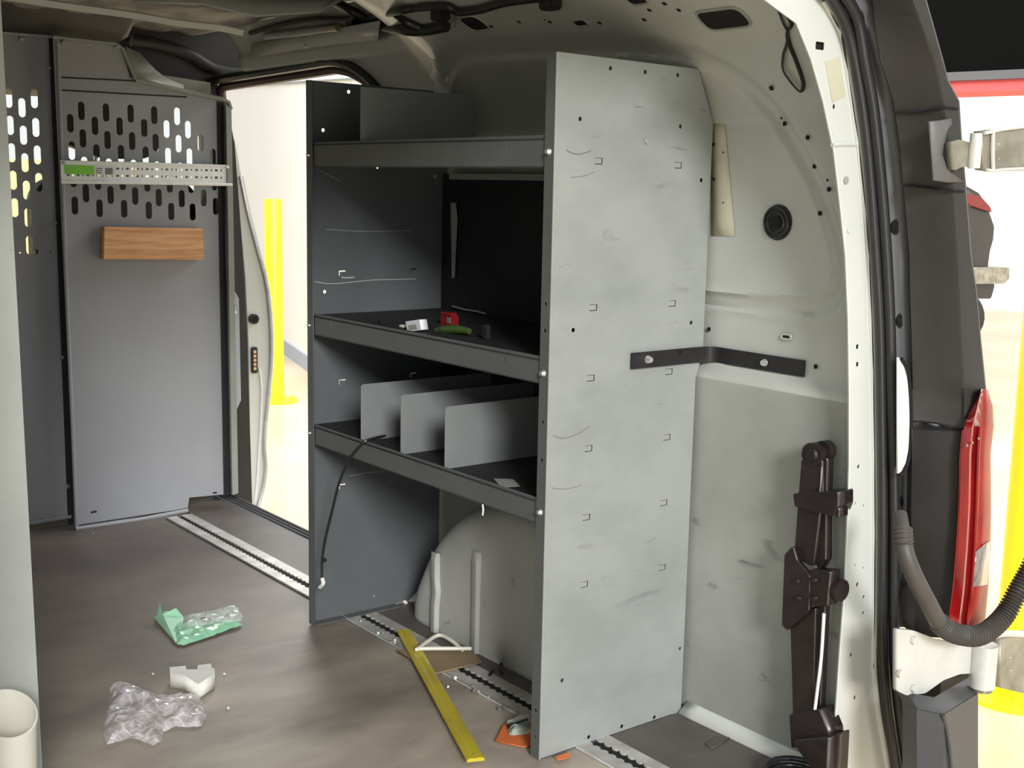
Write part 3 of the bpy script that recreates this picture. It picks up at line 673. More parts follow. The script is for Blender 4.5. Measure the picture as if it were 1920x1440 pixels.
# perforated strip over the slots
ps = empty('perforated_strip', (1.4, 4.23, 1.24), 'bright perforated metal strip with a green label across the partition slots', 'metal strip')
SY = 4.235
so = [uvy(*q, SY) for q in [(113,301),(433,310),(435,347),(115,342)]]
hs = []
for k in range(33):
    x = 128+9.25*k*1.0
    if k % 2: w2, h2 = .0045, .0085
    else: w2, h2 = .011, .0075
    if x > 422: break
    for t in (0, 1):
        if t == 0 and x < 216: continue
        base = 314.5+(x-128)*.018+t*13.5
        hs.append(rrect(*uvy(x+6*t*0, base, SY), w2, h2, min(w2, h2)*.45, 3))
sheet('strip', so, hs, .0015, PY(SY), 'zinc', ps)
tube('rolled_lip', [at(x, y, Y, SY-.002) for x, y in [(115,341),(275,343),(435,346)]], .006, 'zinc', ps, 8, 0)
tube('rolled_lip', [at(x, y, Y, SY-.002) for x, y in [(113,302),(275,306),(433,311)]], .003, 'zinc', ps, 8, 0)
sheet('green_label', [uvy(*q, SY-.002) for q in [(121,309),(177,311),(177,328),(122,326)]], [], .001, PY(SY-.0018), 'lime', ps)
wl = sheet('white_label', [uvy(*q, SY-.002) for q in [(177,311),(216,313),(216,330),(177,328)]], [], .001, PY(SY-.0018), 'label', ps)
for k in range(6):
    a = 198+2.4*k; sheet('barcode_bar', [uvy(*q, SY-.003) for q in [(a,315),(a+1.2,315),(a+1.2,327),(a,327)]], [], .0005, PY(SY-.0028), 'print', wl)
for k in range(3):
    sheet('text_line', [uvy(*q, SY-.003) for q in [(180,315+4*k),(192,315.5+4*k),(192,316.8+4*k),(180,316.4+4*k)]], [], .0005, PY(SY-.0028), 'print', wl)
for q in [(118,305),(426,313)]:
    p = at(*q, Y, SY-.001); cylo('screw', p, p+Vector((0,-.006,0)), .006, 'silver', ps, 12)
# wooden board fixed to the partition
wb = sheet('wooden_board', [uvy(*q, 4.215) for q in [(196,425),(381,429),(382,487),(195,486)]], [], .04, PY(4.215), 'wood')
wb.data.materials.append(MT['wood']); tag(wb, 'short pine board fixed to the grey partition below the slots', 'board')

# ------------------------------------------------------------ cab beyond the partition
seat = empty('cab_seat', (1.62, 4.75, .2), 'black cab seat back seen through the partition slots', 'seat')
o = sheet('seat_back', fillet([(1.43,.1),(2.04,.1),(2.04,1.17),(1.99,1.215),(1.48,1.215),(1.43,1.16)], .04, 4), [], .14, PY(4.66), 'black', seat)
o = sheet('headrest', fillet([uvy(*q, 4.62) for q in [(116,172),(288,178),(304,235),(298,284),(270,299),(200,296),(128,268)]], .03, 5), [], .10, PY(4.62), 'black', seat)
for x in (1.55, 1.66): cylo('headrest_post', (x,4.70,1.2), (x,4.70,1.34), .008, 'screw', seat, 10)
boxo('trim_23', (.24,4.9,1.60), (2.0,6.2,1.66), 'brownp'); tag(bpy.data.objects['trim_23'], 'dark lining of the cab roof', 'cab roof', kind='structure')
o = boxo('trim_25', (1.74,4.42,-.2), (2.04,4.50,.10), 'brownp'); tag(o, 'dark brown block added behind the foot of the partition', 'added block', kind='structure')  # block added to shut out the bright gap under the partition notch
o = boxo('trim_26', (1.3,4.55,-.2), (2.04,4.62,.3), 'black'); tag(o, 'black seat base wall behind the partition', 'seat base', kind='structure')
o = boxo('door_2', (2.02,4.62,-.25), (2.07,6.2,1.12), 'dark'); tag(o, 'dark inner side of the cab door beyond the partition', 'cab door', kind='structure')
o = boxo('trim_24', (.24,4.36,-.25), (2.1,6.4,-.2), 'dark'); tag(o, 'dark cab floor beyond the partition', 'cab floor', kind='structure')
o = boxo('dashboard', (.3,5.9,.2), (2.05,6.3,.62), 'black', None, .06); tag(o, 'black dashboard at the front of the cab beyond the partition', 'dashboard')

# ------------------------------------------------------------ shelving unit
SU = empty('shelving_unit', (1.6, 2.44, 0), 'tall grey steel shelving unit with three shelves against the van wall', 'shelving')
FX, YRP, YLP = 1.60, 1.93, 2.95
def tabs(plist, y0, kind):
    out = []
    for px, py in plist:
        u, v = uvy(px, py, y0); a, b, t = .021, .0135, .0016
        if kind == 'U':   # open to the left
            o_ = [(u-a*.55,v+b/2),(u+a/2,v+b/2),(u+a/2,v-b/2),(u-a*.55,v-b/2),(u-a*.55,v-b/2+t),(u+a/2-2*t,v-b/2+t),(u+a/2-2*t,v+b/2-t*.6),(u-a*.55,v+b/2-t*.6)]
        else:
            o_ = [(u-a/2,v-b/2),(u-a/2,v+b/2),(u+a/2,v+b/2),(u+a/2,v+b/2-.003),(u-a/2+.003,v+b/2-.003),(u-a/2+.003,v-b/2)]
        out.append(o_)
    return out
RH = [circ(*uvy(x, y, YRP), .0048, 12) for x, y in [(1145,128),(1210,135),(1271,141),(1088,223),(1276,237),(1315,338),(1075,619),(1296,605),(1275,1216),(1054,1276),(1104,1382),(1166,1362),(1227,1345)]]
RH += tabs([(1123,302),(1272,310),(1113,577),(1261,569),(1108,709),(1255,697),(1104,841),(1251,820),(1100,970),(1245,943),(1096,1096),(1242,1064)], YRP, 'U')
Rout = [(FX,.003),(2.043,.003),(2.050,1.365),(1.998,1.478),(FX,1.483)]
Rout = [(FX,.003),(2.030,.003),(2.030,.80),(2.050,.86),(2.050,1.365),(1.998,1.478),(FX,1.483)]
pr_ = sheet('end_panel', Rout, RH, .002, PY(YRP), 'galv', SU); pr_['label'] = 'pale scuffed steel end panel facing the rear doors'
p = at(1212,264,Y,YRP-.001); cylo('hole_plug', p, p+Vector((0,-.002,0)), .0062, 'cover', SU, 14)
sheet('end_flange', [(YRP,.003),(YRP+.030,.003),(YRP+.030,1.482),(YRP,1.483)], [circ(YRP+.016, z, .004, 10) for z in (.05,.11,.30,.47,.66,.74,.93,.985)], .002, PX(FX-.001), 'shelf', SU)
tube('folded_edge', [(FX,YRP-.0005,.003),(FX,YRP-.0005,1.483)], .0022, 'galv', SU, 6, 0)
boxo('folded_edge', (FX,YRP,.002), (2.0,YRP+.03,.005), 'galv', SU)
LH = [circ(*uvy(x, y, YLP), .0052 if r_ else .0035, 12) for x, y, r_ in [(654,172,1),(606,244,1),(708,314,0),(816,331,1),(609,547,1),(765,900,0),(702,1117,0)]]
LH += tabs([(642,512),(776,508),(642,716),(775,703),(642,912)], YLP, 'L')
Lout = [(FX,.006),(1.93,.006),(1.985,.05),(2.035,.13),(2.035,.80),(2.05,.86),(2.05,1.365),(2.02,1.46),(1.998,1.480),(FX,1.483)]
pl_ = sheet('end_panel', Lout, LH, .002, PY(YLP), 'grey', SU); pl_['label'] = 'end panel beside the open side door, coloured dark for shade'
sheet('end_flange', [(YLP-.032,.006),(YLP,.006),(YLP,1.483),(YLP-.032,1.481)], [circ(YLP-.016, z, .0025, 8) for z in (.05,.2,.35,.47,.70,.93,1.05)], .002, PX(FX-.001), 'shelf', SU)
boxo('folded_edge', (FX,YLP-.03,.004), (1.88,YLP,.007), 'shelf', SU)
def shelf(z0, z1, back=2.035):
    ya, yb_ = YRP+.020, YLP-.034
    s = sheet('shelf', [(FX+.001,ya),(back,ya),(back,yb_+.03),(FX+.001,yb_+.03)], [], .002, PZ(z1-.008), 'dark', SU)  # deck coloured near-black for the shade inside the unit
    lip = sheet('shelf_lip', [(ya,z0),(yb_+.002,z0),(yb_+.002,z1),(ya,z1)], [rrect(2.83,(z0+z1)/2+.008,.003,.009,.001), rrect(2.085,(z0+z1)/2+.006,.004,.009,.001)], .002, PX(FX+.0035), 'shelf', s)
    boxo('lip_return', (FX+.0035,ya,z0-.001), (FX+.022,yb_,z0+.001), 'shelf', s)
    return s
shelf(1.260, 1.323, 2.0); shelf(.819, .875); shelf(.520, .575)
for z in (1.29, .842, .548):
    for yy, s in ((YRP+.012, 1), (YLP-.016, .6)):
        p = Vector((FX-.001, yy+.006*s, z)); cylo('bolt', p, p+Vector((-.007,0,0)), .0085*s, 'screw', SU, 12, .005*s)
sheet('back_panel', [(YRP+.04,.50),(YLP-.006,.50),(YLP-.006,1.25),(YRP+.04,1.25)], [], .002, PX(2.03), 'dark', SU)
boxo('back_rail', (2.015,YRP+.04,1.236), (2.028,YLP-.06,1.252), 'cover', SU)
sheet('gap_light_strip', [uvx(*q, 2.026) for q in [(846,380),(855,380),(858,410),(853,520),(848,522)]], [], .002, PX(2.024), 'cover', SU)  # pale colour stands for light passing the gap at the back panel
def divider(y, z0, z1, label=None):
    d = sheet('shelf_divider', fillet([(FX+.006,z0),(2.02,z0),(2.02,z1),(FX+.006,z1)], [0,0,.004,.009], 4), [], .0016, PY(y), 'divg', SU)
    return d
for y in (2.683, 2.496, 2.308): divider(y, .569, .716)
sheet('shelf_divider', [(FX+.006,1.318),(1.967,1.318),(1.939,1.453),(FX+.006,1.453)], [], .0016, PY(2.686), 'divg', SU)

def scuff(nm, pts, y0, r, m):
    tube(nm, [at(x, y, Y, y0) for x, y in pts], r, m, SU, 6, 5)
MT['scuffd'] = mat('dark_scuff', (.16,.165,.16), .6); MT['scuffl'] = mat('pale_scratch', (.55,.58,.57), .5)
for pts, r in [([(1062,281),(1072,287),(1088,289),(1108,283)], .0011), ([(1038,817),(1055,822),(1080,815),(1104,800)], .0009), ([(1034,915),(1060,917),(1090,910)], .0007), ([(1070,333),(1095,330),(1115,322)], .0007), ([(1190,200),(1205,201)], .0006)]:
    scuff('scuff_mark', pts, YRP-.0002, r, 'scuffd')
for pts, r in [([(590,528),(620,532),(660,529),(700,525),(745,524),(780,523)], .0010), ([(640,520),(650,521),(664,520)], .0018), ([(612,430),(660,433),(700,434),(770,432)], .0006), ([(655,893),(690,886),(720,884)], .0007), ([(595,318),(640,340)], .0004)]:
    scuff('scratch_mark', pts, YLP-.0002, r, 'scuffl')

# wheel arch
def arch():
    prof_ = [(2.835,.002),(2.828,.06),(2.800,.12),(2.745,.21),(2.67,.29),(2.58,.355),(2.48,.395),(2.38,.41),(2.26,.40),(2.14,.355),(2.05,.28),(1.995,.16),(1.975,.002)]
    P = spline([(0,a,b) for a, b in prof_], 4); c = Vector((0,2.40,.05)); rows = []
    for k, (dx, s) in enumerate([(2.035,1.06),(1.93,1.05),(1.895,1.03),(1.872,.99),(1.862,.94),(1.858,.88),(1.856,.6),(1.855,.3),(1.855,.02)]):
        rows.append([Vector((dx+.01*(1-s)*0, c.y+(q.y-c.y)*s, max(.003, .003+(q.z-.003)*s))) for q in P])
    o = loft('wheel_arch', rows, mat('scuffed_grey_arch', (.52,.525,.505), .5, 0, c2=(.44,.445,.43), vscale=5, scratch=((.16,.15,.14), .67, (8,14,20))), None, .004)
    return o
wa = arch(); tag(wa, 'grey domed steel wheel arch under the lowest shelf', 'wheel arch')
for y in (2.705, 2.515):
    zt = .245 if y > 2.6 else .29
    bm = bmesh.new()
    vs = []
    for z in [.004+.0125*k for k in range(int(zt/.0125))]:
        f = min(1, (zt-z)/.03); wob = .006*math.exp(-((z-.12)/.025)**2) if y > 2.6 else 0
        vs.append([bm.verts.new((1.8555-q*.011*f, y+d-wob, z)) for d, q in ((-.022,0),(-.013,1),(.006,1),(.020,0))])
    for a, b in zip(vs, vs[1:]):
        for k in range(3): bm.faces.new((a[k], a[k+1], b[k+1], b[k]))
    from_bm('pressed_rib', bm, wa.data.materials[0], wa, True)

# ------------------------------------------------------------ cargo track let into the floor
def track():
    xc = .5*(TX0+TX1)-.004
    tr = empty('cargo_track', (xc, 2.9, 0), 'silver slotted cargo track running along the floor under the shelving', 'floor track')
    ya, yb_ = 1.48, 4.215; n = int((yb_-ya)/.0254*6); le, ri = [], []
    for i in range(n+1):
        y = ya+(yb_-ya)*i/n; ph = (y-ya)/.0254*2*math.pi; wv = .0095+.0065*max(0, math.cos(ph))
        le.append((xc-wv, y)); ri.append((xc+wv, y))
    sheet('rail', [(TX0-.012,ya)]+le+[(TX0-.012,yb_)], [], .005, PZ(.001), 'track', tr)
    sheet('rail', ri[::1]+[(TX1,yb_),(TX1,ya)], [], .005, PZ(.001), 'track', tr)
    sheet('slot_bed', [(xc-.018,ya),(xc+.018,ya),(xc+.018,yb_),(xc-.018,yb_)], [], .001, PZ(.0003), 'blk', tr)
    tube('edge_bead', [(TX0-.010,ya,.006),(TX0-.010,yb_,.006)], .002, 'silver', tr, 6, 0)
track()

# ------------------------------------------------------------ brackets and fittings on the wall
br = empty('wall_bracket', at(1330, 660, Y, 1.92), 'black flat steel bracket bolting the pale end panel to the van wall', 'bracket')
q0 = at(1184,677,Y,YRP-.006); q1 = at(1310,658,Y,YRP-.006); z = q0.z
wp = [onwall(x, y)+Vector((-.008,0,0)) for x, y in [(1345,656),(1380,657),(1440,668),(1514,682)]]
zc = .5*(at(1184,662,Y,YRP-.006).z+at(1184,692,Y,YRP-.006).z)
path = [q0, .5*(q0+q1), q1]+wp
wdt = at(1184,662,Y,YRP-.006).z-at(1184,692,Y,YRP-.006).z
path = [Vector((p.x, p.y, zc)) for p in path]
bpts = spline(path, 8)
ribbon('strap', bpts, (0,0,max(.028, wdt)), .004, None, 'black', br, 0)
p = at(1215,674,Y,YRP-.009); cylo('bolt', p, p+Vector((0,-.010,0)), .010, 'screw', br, 14, .006)
p = at(1277,660,Y,YRP-.009); cylo('bolt', p, p+Vector((0,-.002,0)), .004, 'blk', br, 10)
p = Vector((onwall(1441,672).x-.012, onwall(1441,672).y, zc)); cylo('bolt', p, p+Vector((-.008,0,0)), .009, 'screw', br, 14, .006)

# round vent on the wall
vp = onwall(1460, 417, wx)
vt = empty('round_vent', vp, 'black round rubber vent set in the white upper wall panel', 'vent')
cylo('outer_ring', vp+Vector((.004,0,0)), vp+Vector((-.008,0,0)), .040, 'black', vt, 32, .036)
bm = bmesh.new()
for r in (.032, .022): 
    pts = [vp+Vector((-.009, r*math.cos(a*math.pi/16), r*math.sin(a*math.pi/16))) for a in range(33)]; sweep(bm, pts, .0022, 6)
from_bm('ridges', bm, 'rubber', vt, True)
cylo('centre_cap', vp+Vector((-.006,0,0)), vp+Vector((-.011,0,0)), .014, 'blk', vt, 20)
# tape strip
u1 = [onwall(x, y, wx) for x, y in [(1336,229),(1361,229),(1380,443),(1336,442)]]
fmx = lambda u, v, q: Vector((wx(u, v)-.0035+q, u, v))
TP = [(p.y, p.z) for p in u1]
rows = []
for k in range(9):
    t = k/8; a = Vector(TP[0])*(1-t)+Vector(TP[3])*t; b = Vector(TP[1])*(1-t)+Vector(TP[2])*t
    rows.append([Vector((wx(c[0], c[1])-.004, c[0], c[1])) for c in (a, (a+b)/2, b)])
o = loft('tape_strip', rows, 'beige', None, .001); tag(o, 'beige sheet of tape stuck on the wall behind the pale end panel', 'tape')
for q in [(1341,271),(1341,336),(1359,286),(1359,380)]:
    pq = onwall(*q, wx)+Vector((-.005,0,0)); cylo('pin_hole', pq, pq+Vector((-.001,0,0)), .004 if q[0] == 1341 else .0018, 'blk', o, 8)
# hanging strap
def W(x, y, d=.012): return onwall(x, y)+Vector((-d, 0, 0))
o = tube('hanging_strap', [W(1466,18), W(1476,45), W(1484,62), W(1482,85), W(1476,105), W(1475,130), W(1486,150), W(1506,172), W(1513,165), W(1512,150), W(1500,115), W(1488,85), W(1484,62), W(1492,50), W(1489,38), W(1478,22)], .0042, 'black', None, 8, 8, .45)
tag(o, 'thin black strap loop hanging from the upper wall beside the rear frame', 'strap')

# ------------------------------------------------------------ jack
JX = 1.985
jk = empty('scissor_jack', (JX, 1.62, .02), 'dark scissor jack stowed upright against the lower wall beside the rear frame', 'jack')
def jp(nm, pts, x0, th, r=.004): return sheet(nm, fillet([uvx(*q, x0) for q in pts], r, 3), [], th, PX(x0), 'jack', jk)
jp('upper_arm', [(1503,862),(1540,862),(1541,925),(1524,1062),(1489,1046),(1497,935)], JX, .022)
jp('upper_arm', [(1541,855),(1550,860),(1548,930),(1547,1050),(1536,1068),(1530,1060)], JX+.008, .022)
jp('lower_arm', [(1482,1165),(1528,1140),(1524,1345),(1487,1345)], JX, .020)
jp('lower_arm', [(1520,1140),(1546,1130),(1536,1345),(1518,1345)], JX+.012, .018)
for q, r, x0 in [((1521,853),.0245,JX-.004), ((1541,846),.021,JX+.014)]:
    u, v = uvx(*q, x0); cylo('pivot_disc', (x0,u,v), (x0+.02,u,v), r, 'jack', jk, 26)
u, v = uvx(1521,853,JX-.006); cylo('pivot_pin', (JX-.004,u,v), (JX-.010,u,v), .015, 'jack', jk, 22, .012)
jp('clamp', [(1487,926),(1500,924),(1570,922),(1570,942),(1570,948),(1562,968),(1490,950)], JX-.012, .05)
jp('clamp_prong', [(1566,950),(1572,953),(1572,972),(1566,968)], JX-.010, .03)
jp('knuckle_plate', [(1471,1040),(1486,1024),(1494,1052),(1518,1080),(1516,1146),(1476,1182),(1466,1172)], JX-.012, .012)
for q in [(1494,1090),(1497,1122),(1526,1088),(1526,1122)]:
    u, v = uvx(*q, JX-.013); cylo('rivet', (JX-.010,u,v), (JX-.018,u,v), .0075, 'jack', jk, 14, .005)
jp('screw_block', [(1517,1068),(1556,1072),(1550,1138),(1517,1136)], JX-.010, .034)
u, v = uvx(1562,1108,JX); cylo('screw_end', (JX+.016,u+.012,v), (JX+.016,u-.010,v), .023, 'jack', jk, 22)
jp('base_bracket', [(1480,1340),(1535,1330),(1552,1372),(1552,1400),(1484,1402)], JX-.006, .05)
jp('base_plate', [(1486,1390),(1552,1384),(1548,1470),(1540,1470)], JX-.03, .07)
tube('bare_rod', [at(x, y, X, JX-.003) for x, y in [(1545,1150),(1540,1230),(1533,1290),(1528,1330)]], .0035, 'zinc', jk, 8, 4)
tube('bare_edge', [at(x, y, X, JX-.002) for x, y in [(1541,875),(1539,905),(1537,928)]], .0015, 'silver', jk, 6, 4)

# black cup at the foot of the wall, small floor plate
cc = at(1490, 1446, Z, .025)
bm = bmesh.new(); sweep(bm, [cc+Vector((.060*math.cos(a*math.pi/18), .060*math.sin(a*math.pi/18), 0)) for a in range(37)], .006, 8)
sweep(bm, [cc+Vector((.045*math.cos(a*math.pi/18), .045*math.sin(a*math.pi/18), -.008)) for a in range(37)], .004, 8)
cyl(bm, cc-Vector((0,0,.020)), cc-Vector((0,0,.008)), .058, 36)
o = from_bm('rubber_tray', bm, 'rubber', None, True); tag(o, 'round black ridged rubber tray on the floor at the foot of the jack', 'tray')
o = sheet('floor_bracket', [uvz(*q, .005) for q in [(1322,1396),(1345,1382),(1368,1384),(1352,1396),(1334,1404)]], [], .0025, PZ(.0045), mat('brown_metal_scrap', (.10,.085,.075), .5)); tag(o, 'small flat brown metal scrap on the floor near the white ledge', 'metal scrap')

# ------------------------------------------------------------ roof wiring and lamp tube
def C(x, y, yy): return at(x, y, Y, yy)
def C(px, py, d=.04):
    p = onwall(px, py); r = ray(px, py)
    if r.z > 0:
        q = CAM+r*((1.735-CAM.z)/r.z)
        if (q-CAM).length < (p-CAM).length: p = q
    return p-r.normalized()*d
hn = empty('wiring_harness', C(760,50), 'thick black wiring harness sagging below the roof edge', 'wiring')
tube('main_loom', [C(590,-16), C(625,2), C(665,24), C(710,46), C(750,55), C(790,57), C(836,49)], .0145, 'black', hn, 10, 8)
tube('branch_loom', [C(690,34), C(740,22), C(780,15), C(835,12), C(860,22), C(900,18), C(950,4), C(1010,-4)], .010, 'black', hn, 10, 8)
tube('branch_loom', [C(470,62), C(540,44), C(600,36), C(650,36), C(672,28)], .009, 'black', hn, 10, 8)
tube('branch_loom', [C(790,54), C(760,40), C(742,26)], .010, 'black', hn, 8, 6)
tube('fringe_loom', [C(330,2), C(420,14), C(500,8), C(580,14), C(620,4)], .006, 'black', hn, 8, 6)
for q, s in [((662,40),.030), ((826,26),.034), ((1032,4),.034)]:
    p = C(q[0], q[1], .03); boxo('connector_clip', p-Vector((s/2,.022,s/2)), p+Vector((s/2,.022,s/2)), 'black', hn, .004)
bm = bmesh.new(); rr_ = random.Random(3)
p = C(845,44); tube('bare_wire_end', [p, C(850,36), C(855,28), C(853,50)], .0022, 'silver', hn, 6, 6); bm.free()
lt = empty('ceiling_lamp_tube', C(560,60), 'slim grey lamp tube with a brass coloured end under the roof edge', 'lamp')
tube('tube_body', [C(498,68), C(560,61), C(618,53)], .011, 'tubeg', lt, 12, 4)
tube('end_cap', [C(616,53), C(634,51)], .012, mat('brass_cap', (.30,.28,.18), .35, .5), lt, 12, 2)
for q in [(583,85),(712,62)]:
    p = W(q[0], q[1], .012); o = cylo('screw_clip', p, p+Vector((-.010,0,-.006)), .009, 'silver', None, 12, .006)
    tag(o, 'small metal screw clip on the header rail %s' % ('above the side door' if q[0] == 583 else 'near the sagging wiring harness'), 'clip')

# ------------------------------------------------------------ things on the shelves
SZ = .870
def lay(px, py, z=SZ): return at(px, py, Z, z)
b = at(774,610,X,1.66); bx_ = empty('white_box', (1.66, b.y, SZ), 'small white paper packet standing on the middle shelf', 'packet')
o = sheet('packet_body', fillet([uvx(*q, 1.645) for q in [(760,603),(786,599),(789,619),(764,622)]], .002, 2), [], .022, PX(1.645), 'label', bx_)
sheet('printed_patch', [uvx(*q, 1.6445) for q in [(766,610),(780,608),(782,617),(767,618)]], [], .0006, PX(1.644), 'cover', bx_)
kn = empty('green_tool', (1.72, 2.30, SZ+.01), 'green handled tool lying on the middle shelf', 'tool')
bm = bmesh.new(); sweep(bm, spline([at(818,620,X,1.70), at(835,618,X,1.70), at(860,618,X,1.70), at(880,621,X,1.70)], 6), lambda t: .007+.004*math.sin(math.pi*t), 10)
from_bm('handle', bm, 'greenp', kn, True)
tube('blade', [at(816,624,X,1.70), at(812,627,X,1.70)], .004, 'silver', kn, 6, 1)
rc = empty('red_case', (1.80, 2.35, SZ), 'small red plastic case behind the green handled tool', 'case')
pr2 = at(843,600,X,1.80); boxo('case_body', pr2-Vector((.012,.026,.018)), pr2+Vector((.012,.026,.014)), 'redp', rc, .003)
boxo('case_lid', pr2+Vector((-.013,-.020,.012)), pr2+Vector((.010,.024,.020)), 'redp', rc, .002)
boxo('shiny_label', pr2+Vector((-.014,-.022,-.006)), pr2+Vector((-.012,-.008,.008)), 'silver', rc)
p = at(826,606,X,1.77); o = boxo('red_block', p-Vector((.01,.014,.026)), p+Vector((.01,.012,-.006)), mat('dull_red', (.10,.02,.02), .5), None, .003); tag(o, 'dull dark red block beside the small red case on the middle shelf', 'block')
for i, (x, y, m_, lb) in enumerate([(755,612,'cream','tiny cream plastic bung on the middle shelf left of the white packet'),(714,604,'black','small black clip near the left end of the middle shelf'),(912,612,'dark','small dark fitting to the right of the green handled tool')]):
    p = at(x, y, X, 1.66+.04*(i == 2)); o = boxo(['cream_bung','black_clip','dark_fitting'][i], (p.x-.006, p.y-.009, SZ), (p.x+.006, p.y+.009, max(SZ+.006, p.z+.004)), m_, None, .002); tag(o, lb, ['bung','clip','fitting'][i])
# papers on the lowest shelf
o = sheet('paper_scrap', [uvz(*q, .5705) for q in [(925,898),(962,899),(975,912),(940,914)]], [], .001, PZ(.5705), 'cover'); tag(o, 'crumpled paper scrap on the lowest shelf right of the dividers', 'paper')
# cable hanging over the lowest lip
cb = empty('black_cable', at(640,870,X,1.59), 'black cable with a white plug hanging over the lowest shelf lip', 'cable')
cpts = [at(740,815,X,1.75), at(722,817,X,1.68), at(700,822,X,1.625), at(680,831,X,1.592), at(655,862,X,1.588), at(636,905,X,1.588), at(622,960,X,1.588), at(610,1010,X,1.588), at(604,1050,X,1.588), at(604,1085,X,1.588)]
tube('cord', cpts, .0037, 'rubber', cb, 8, 8)
tube('plug', [at(604,1084,X,1.588), at(606,1094,X,1.588), at(600,1101,X,1.588)], .0055, 'foam', cb, 8, 4)
p = at(608,1050,X,1.588); cylo('cord_clip', p-Vector((0,.004,0)), p+Vector((0,.006,0)), .006, 'rubber', cb, 8)
o = tube('cable_tie', [at(905,946,X,1.598), at(906,956,X,1.596), at(905,966,X,1.597)], .0022, 'label', None, 6, 3); tag(o, 'short white cable tie hanging below the lowest shelf lip', 'cable tie')
o = tube('string_scrap', [at(x, y, X, 2.02) for x, y in [(848,574),(870,580),(895,584),(910,588)]], .0022, 'cover', None, 6, 4); tag(o, 'pale thin wire along the dark back panel above the middle shelf', 'wire')

# ------------------------------------------------------------ debris on the floor
def crumple(name, pts, h, m, seed, z0=.004, step=.011, parent=None, ridge=1, sm=False):
    rnd = random.Random(seed); P = [tuple(p) for p in pts]; xs = [p[0] for p in P]; ys = [p[1] for p in P]
    edge = []
    for a, b in zip(P, P[1:]+P[:1]):
        n = max(1, int(math.dist(a, b)/step)); edge += [(a[0]+(b[0]-a[0])*k/n, a[1]+(b[1]-a[1])*k/n) for k in range(n)]
    ins = []; y = min(ys)
    while y < max(ys):
        x = min(xs)
        while x < max(xs):
            q = (x+rnd.uniform(-.3,.3)*step, y+rnd.uniform(-.3,.3)*step)
            if inpoly(*q, P) and seg_d(*q, P+P[:1]) > step*.5: ins.append(q)
            x += step
        y += step
    V = edge+ins; cdt = delaunay_2d_cdt([Vector(v) for v in V], [], [list(range(len(edge)))], 1, 1e-6)
    bm = bmesh.new(); vs = []
    for v in cdt[0]:
        d = seg_d(v.x, v.y, P+P[:1]); e = min(1, d/(h*1.0))
        n1 = 1-abs(noise.noise(Vector((v.x*16, v.y*16, seed))))*2.2; n2 = noise.noise(Vector((v.x*60, v.y*60, seed)))
        vs.append(bm.verts.new((v.x, v.y, z0+h*(e**.6)*(.55+.45*n1*ridge)+.10*h*n2*ridge+abs(n2)*.004)))
    for f in cdt[2]:
        try: bm.faces.new([vs[i] for i in f])
        except ValueError: pass
    o = from_bm(name, bm, m, parent, sm)
    return o
BG = [uvz(*q, .004) for q in [(207,1290),(232,1286),(262,1290),(300,1312),(330,1312),(372,1310),(386,1322),(387,1345),(378,1362),(355,1364),(330,1362),(308,1372),(303,1390),(288,1398),(262,1388),(240,1384),(215,1396),(200,1396),(192,1372),(196,1345),(205,1322)]]
o = crumple('plastic_bag', BG, .030, 'bag', 5, .004, .0085, None, 1.0); tag(o, 'crumpled clear plastic bag on the floor nearest the camera', 'plastic bag')
gw = empty('green_packaging', at(370,1180,Z,.005), 'torn mint green blister packaging lying on the floor', 'packaging')
crumple('green_film', [uvz(*q, .006) for q in [(332,1208),(345,1210),(400,1192),(456,1172),(440,1166),(385,1170),(345,1172),(325,1150),(308,1150),(290,1158),(300,1172),(318,1182)]], .018, 'greenw', 8, .006, .012, gw, .8)
# standing torn corner
bm = bmesh.new(); tri = [at(292,1162,Z,.006), at(300,1130,Y,at(292,1162,Z,.006).y), at(305,1152,Z,.03), at(330,1140,Y,at(325,1165,Z,.006).y), at(345,1158,Z,.02), at(330,1206,Z,.008)]
vs = [bm.verts.new(p) for p in tri]; bm.faces.new((vs[0],vs[1],vs[2])); bm.faces.new((vs[0],vs[2],vs[5])); bm.faces.new((vs[2],vs[3],vs[4])); bm.faces.new((vs[2],vs[4],vs[5]))
from_bm('torn_corner', bm, 'greenw', gw)
bl = crumple('clear_blister', [uvz(*q, .02) for q in [(340,1178),(345,1158),(395,1150),(430,1138),(446,1142),(455,1156),(452,1166),(400,1172)]], .016, 'blister', 4, .022, .012, gw, .5)
for q in [(381,1160),(415,1158),(436,1154)]:
    p = at(*q, Z, .035); boxo('yellowish_part', p-Vector((.008,.003,.001)), p+Vector((.008,.003,.003)), 'card' if q[0] == 381 else 'label', bl, .001)
fo = at(318,1270,Z,.004)
def fz(x, y, z): return at(x, y, Z, z)
top = [uvz(*q, .040) for q in [(318,1251),(348,1248),(350,1255),(370,1255),(371,1247),(396,1244),(397,1252),(402,1253),(403,1262),(372,1283),(345,1266),(319,1262)]]
o = sheet('foam_block', top, [], .036, PZ(.004), 'foam'); tag(o, 'white foam block with a notch on the floor beside the plastic bag', 'foam block')
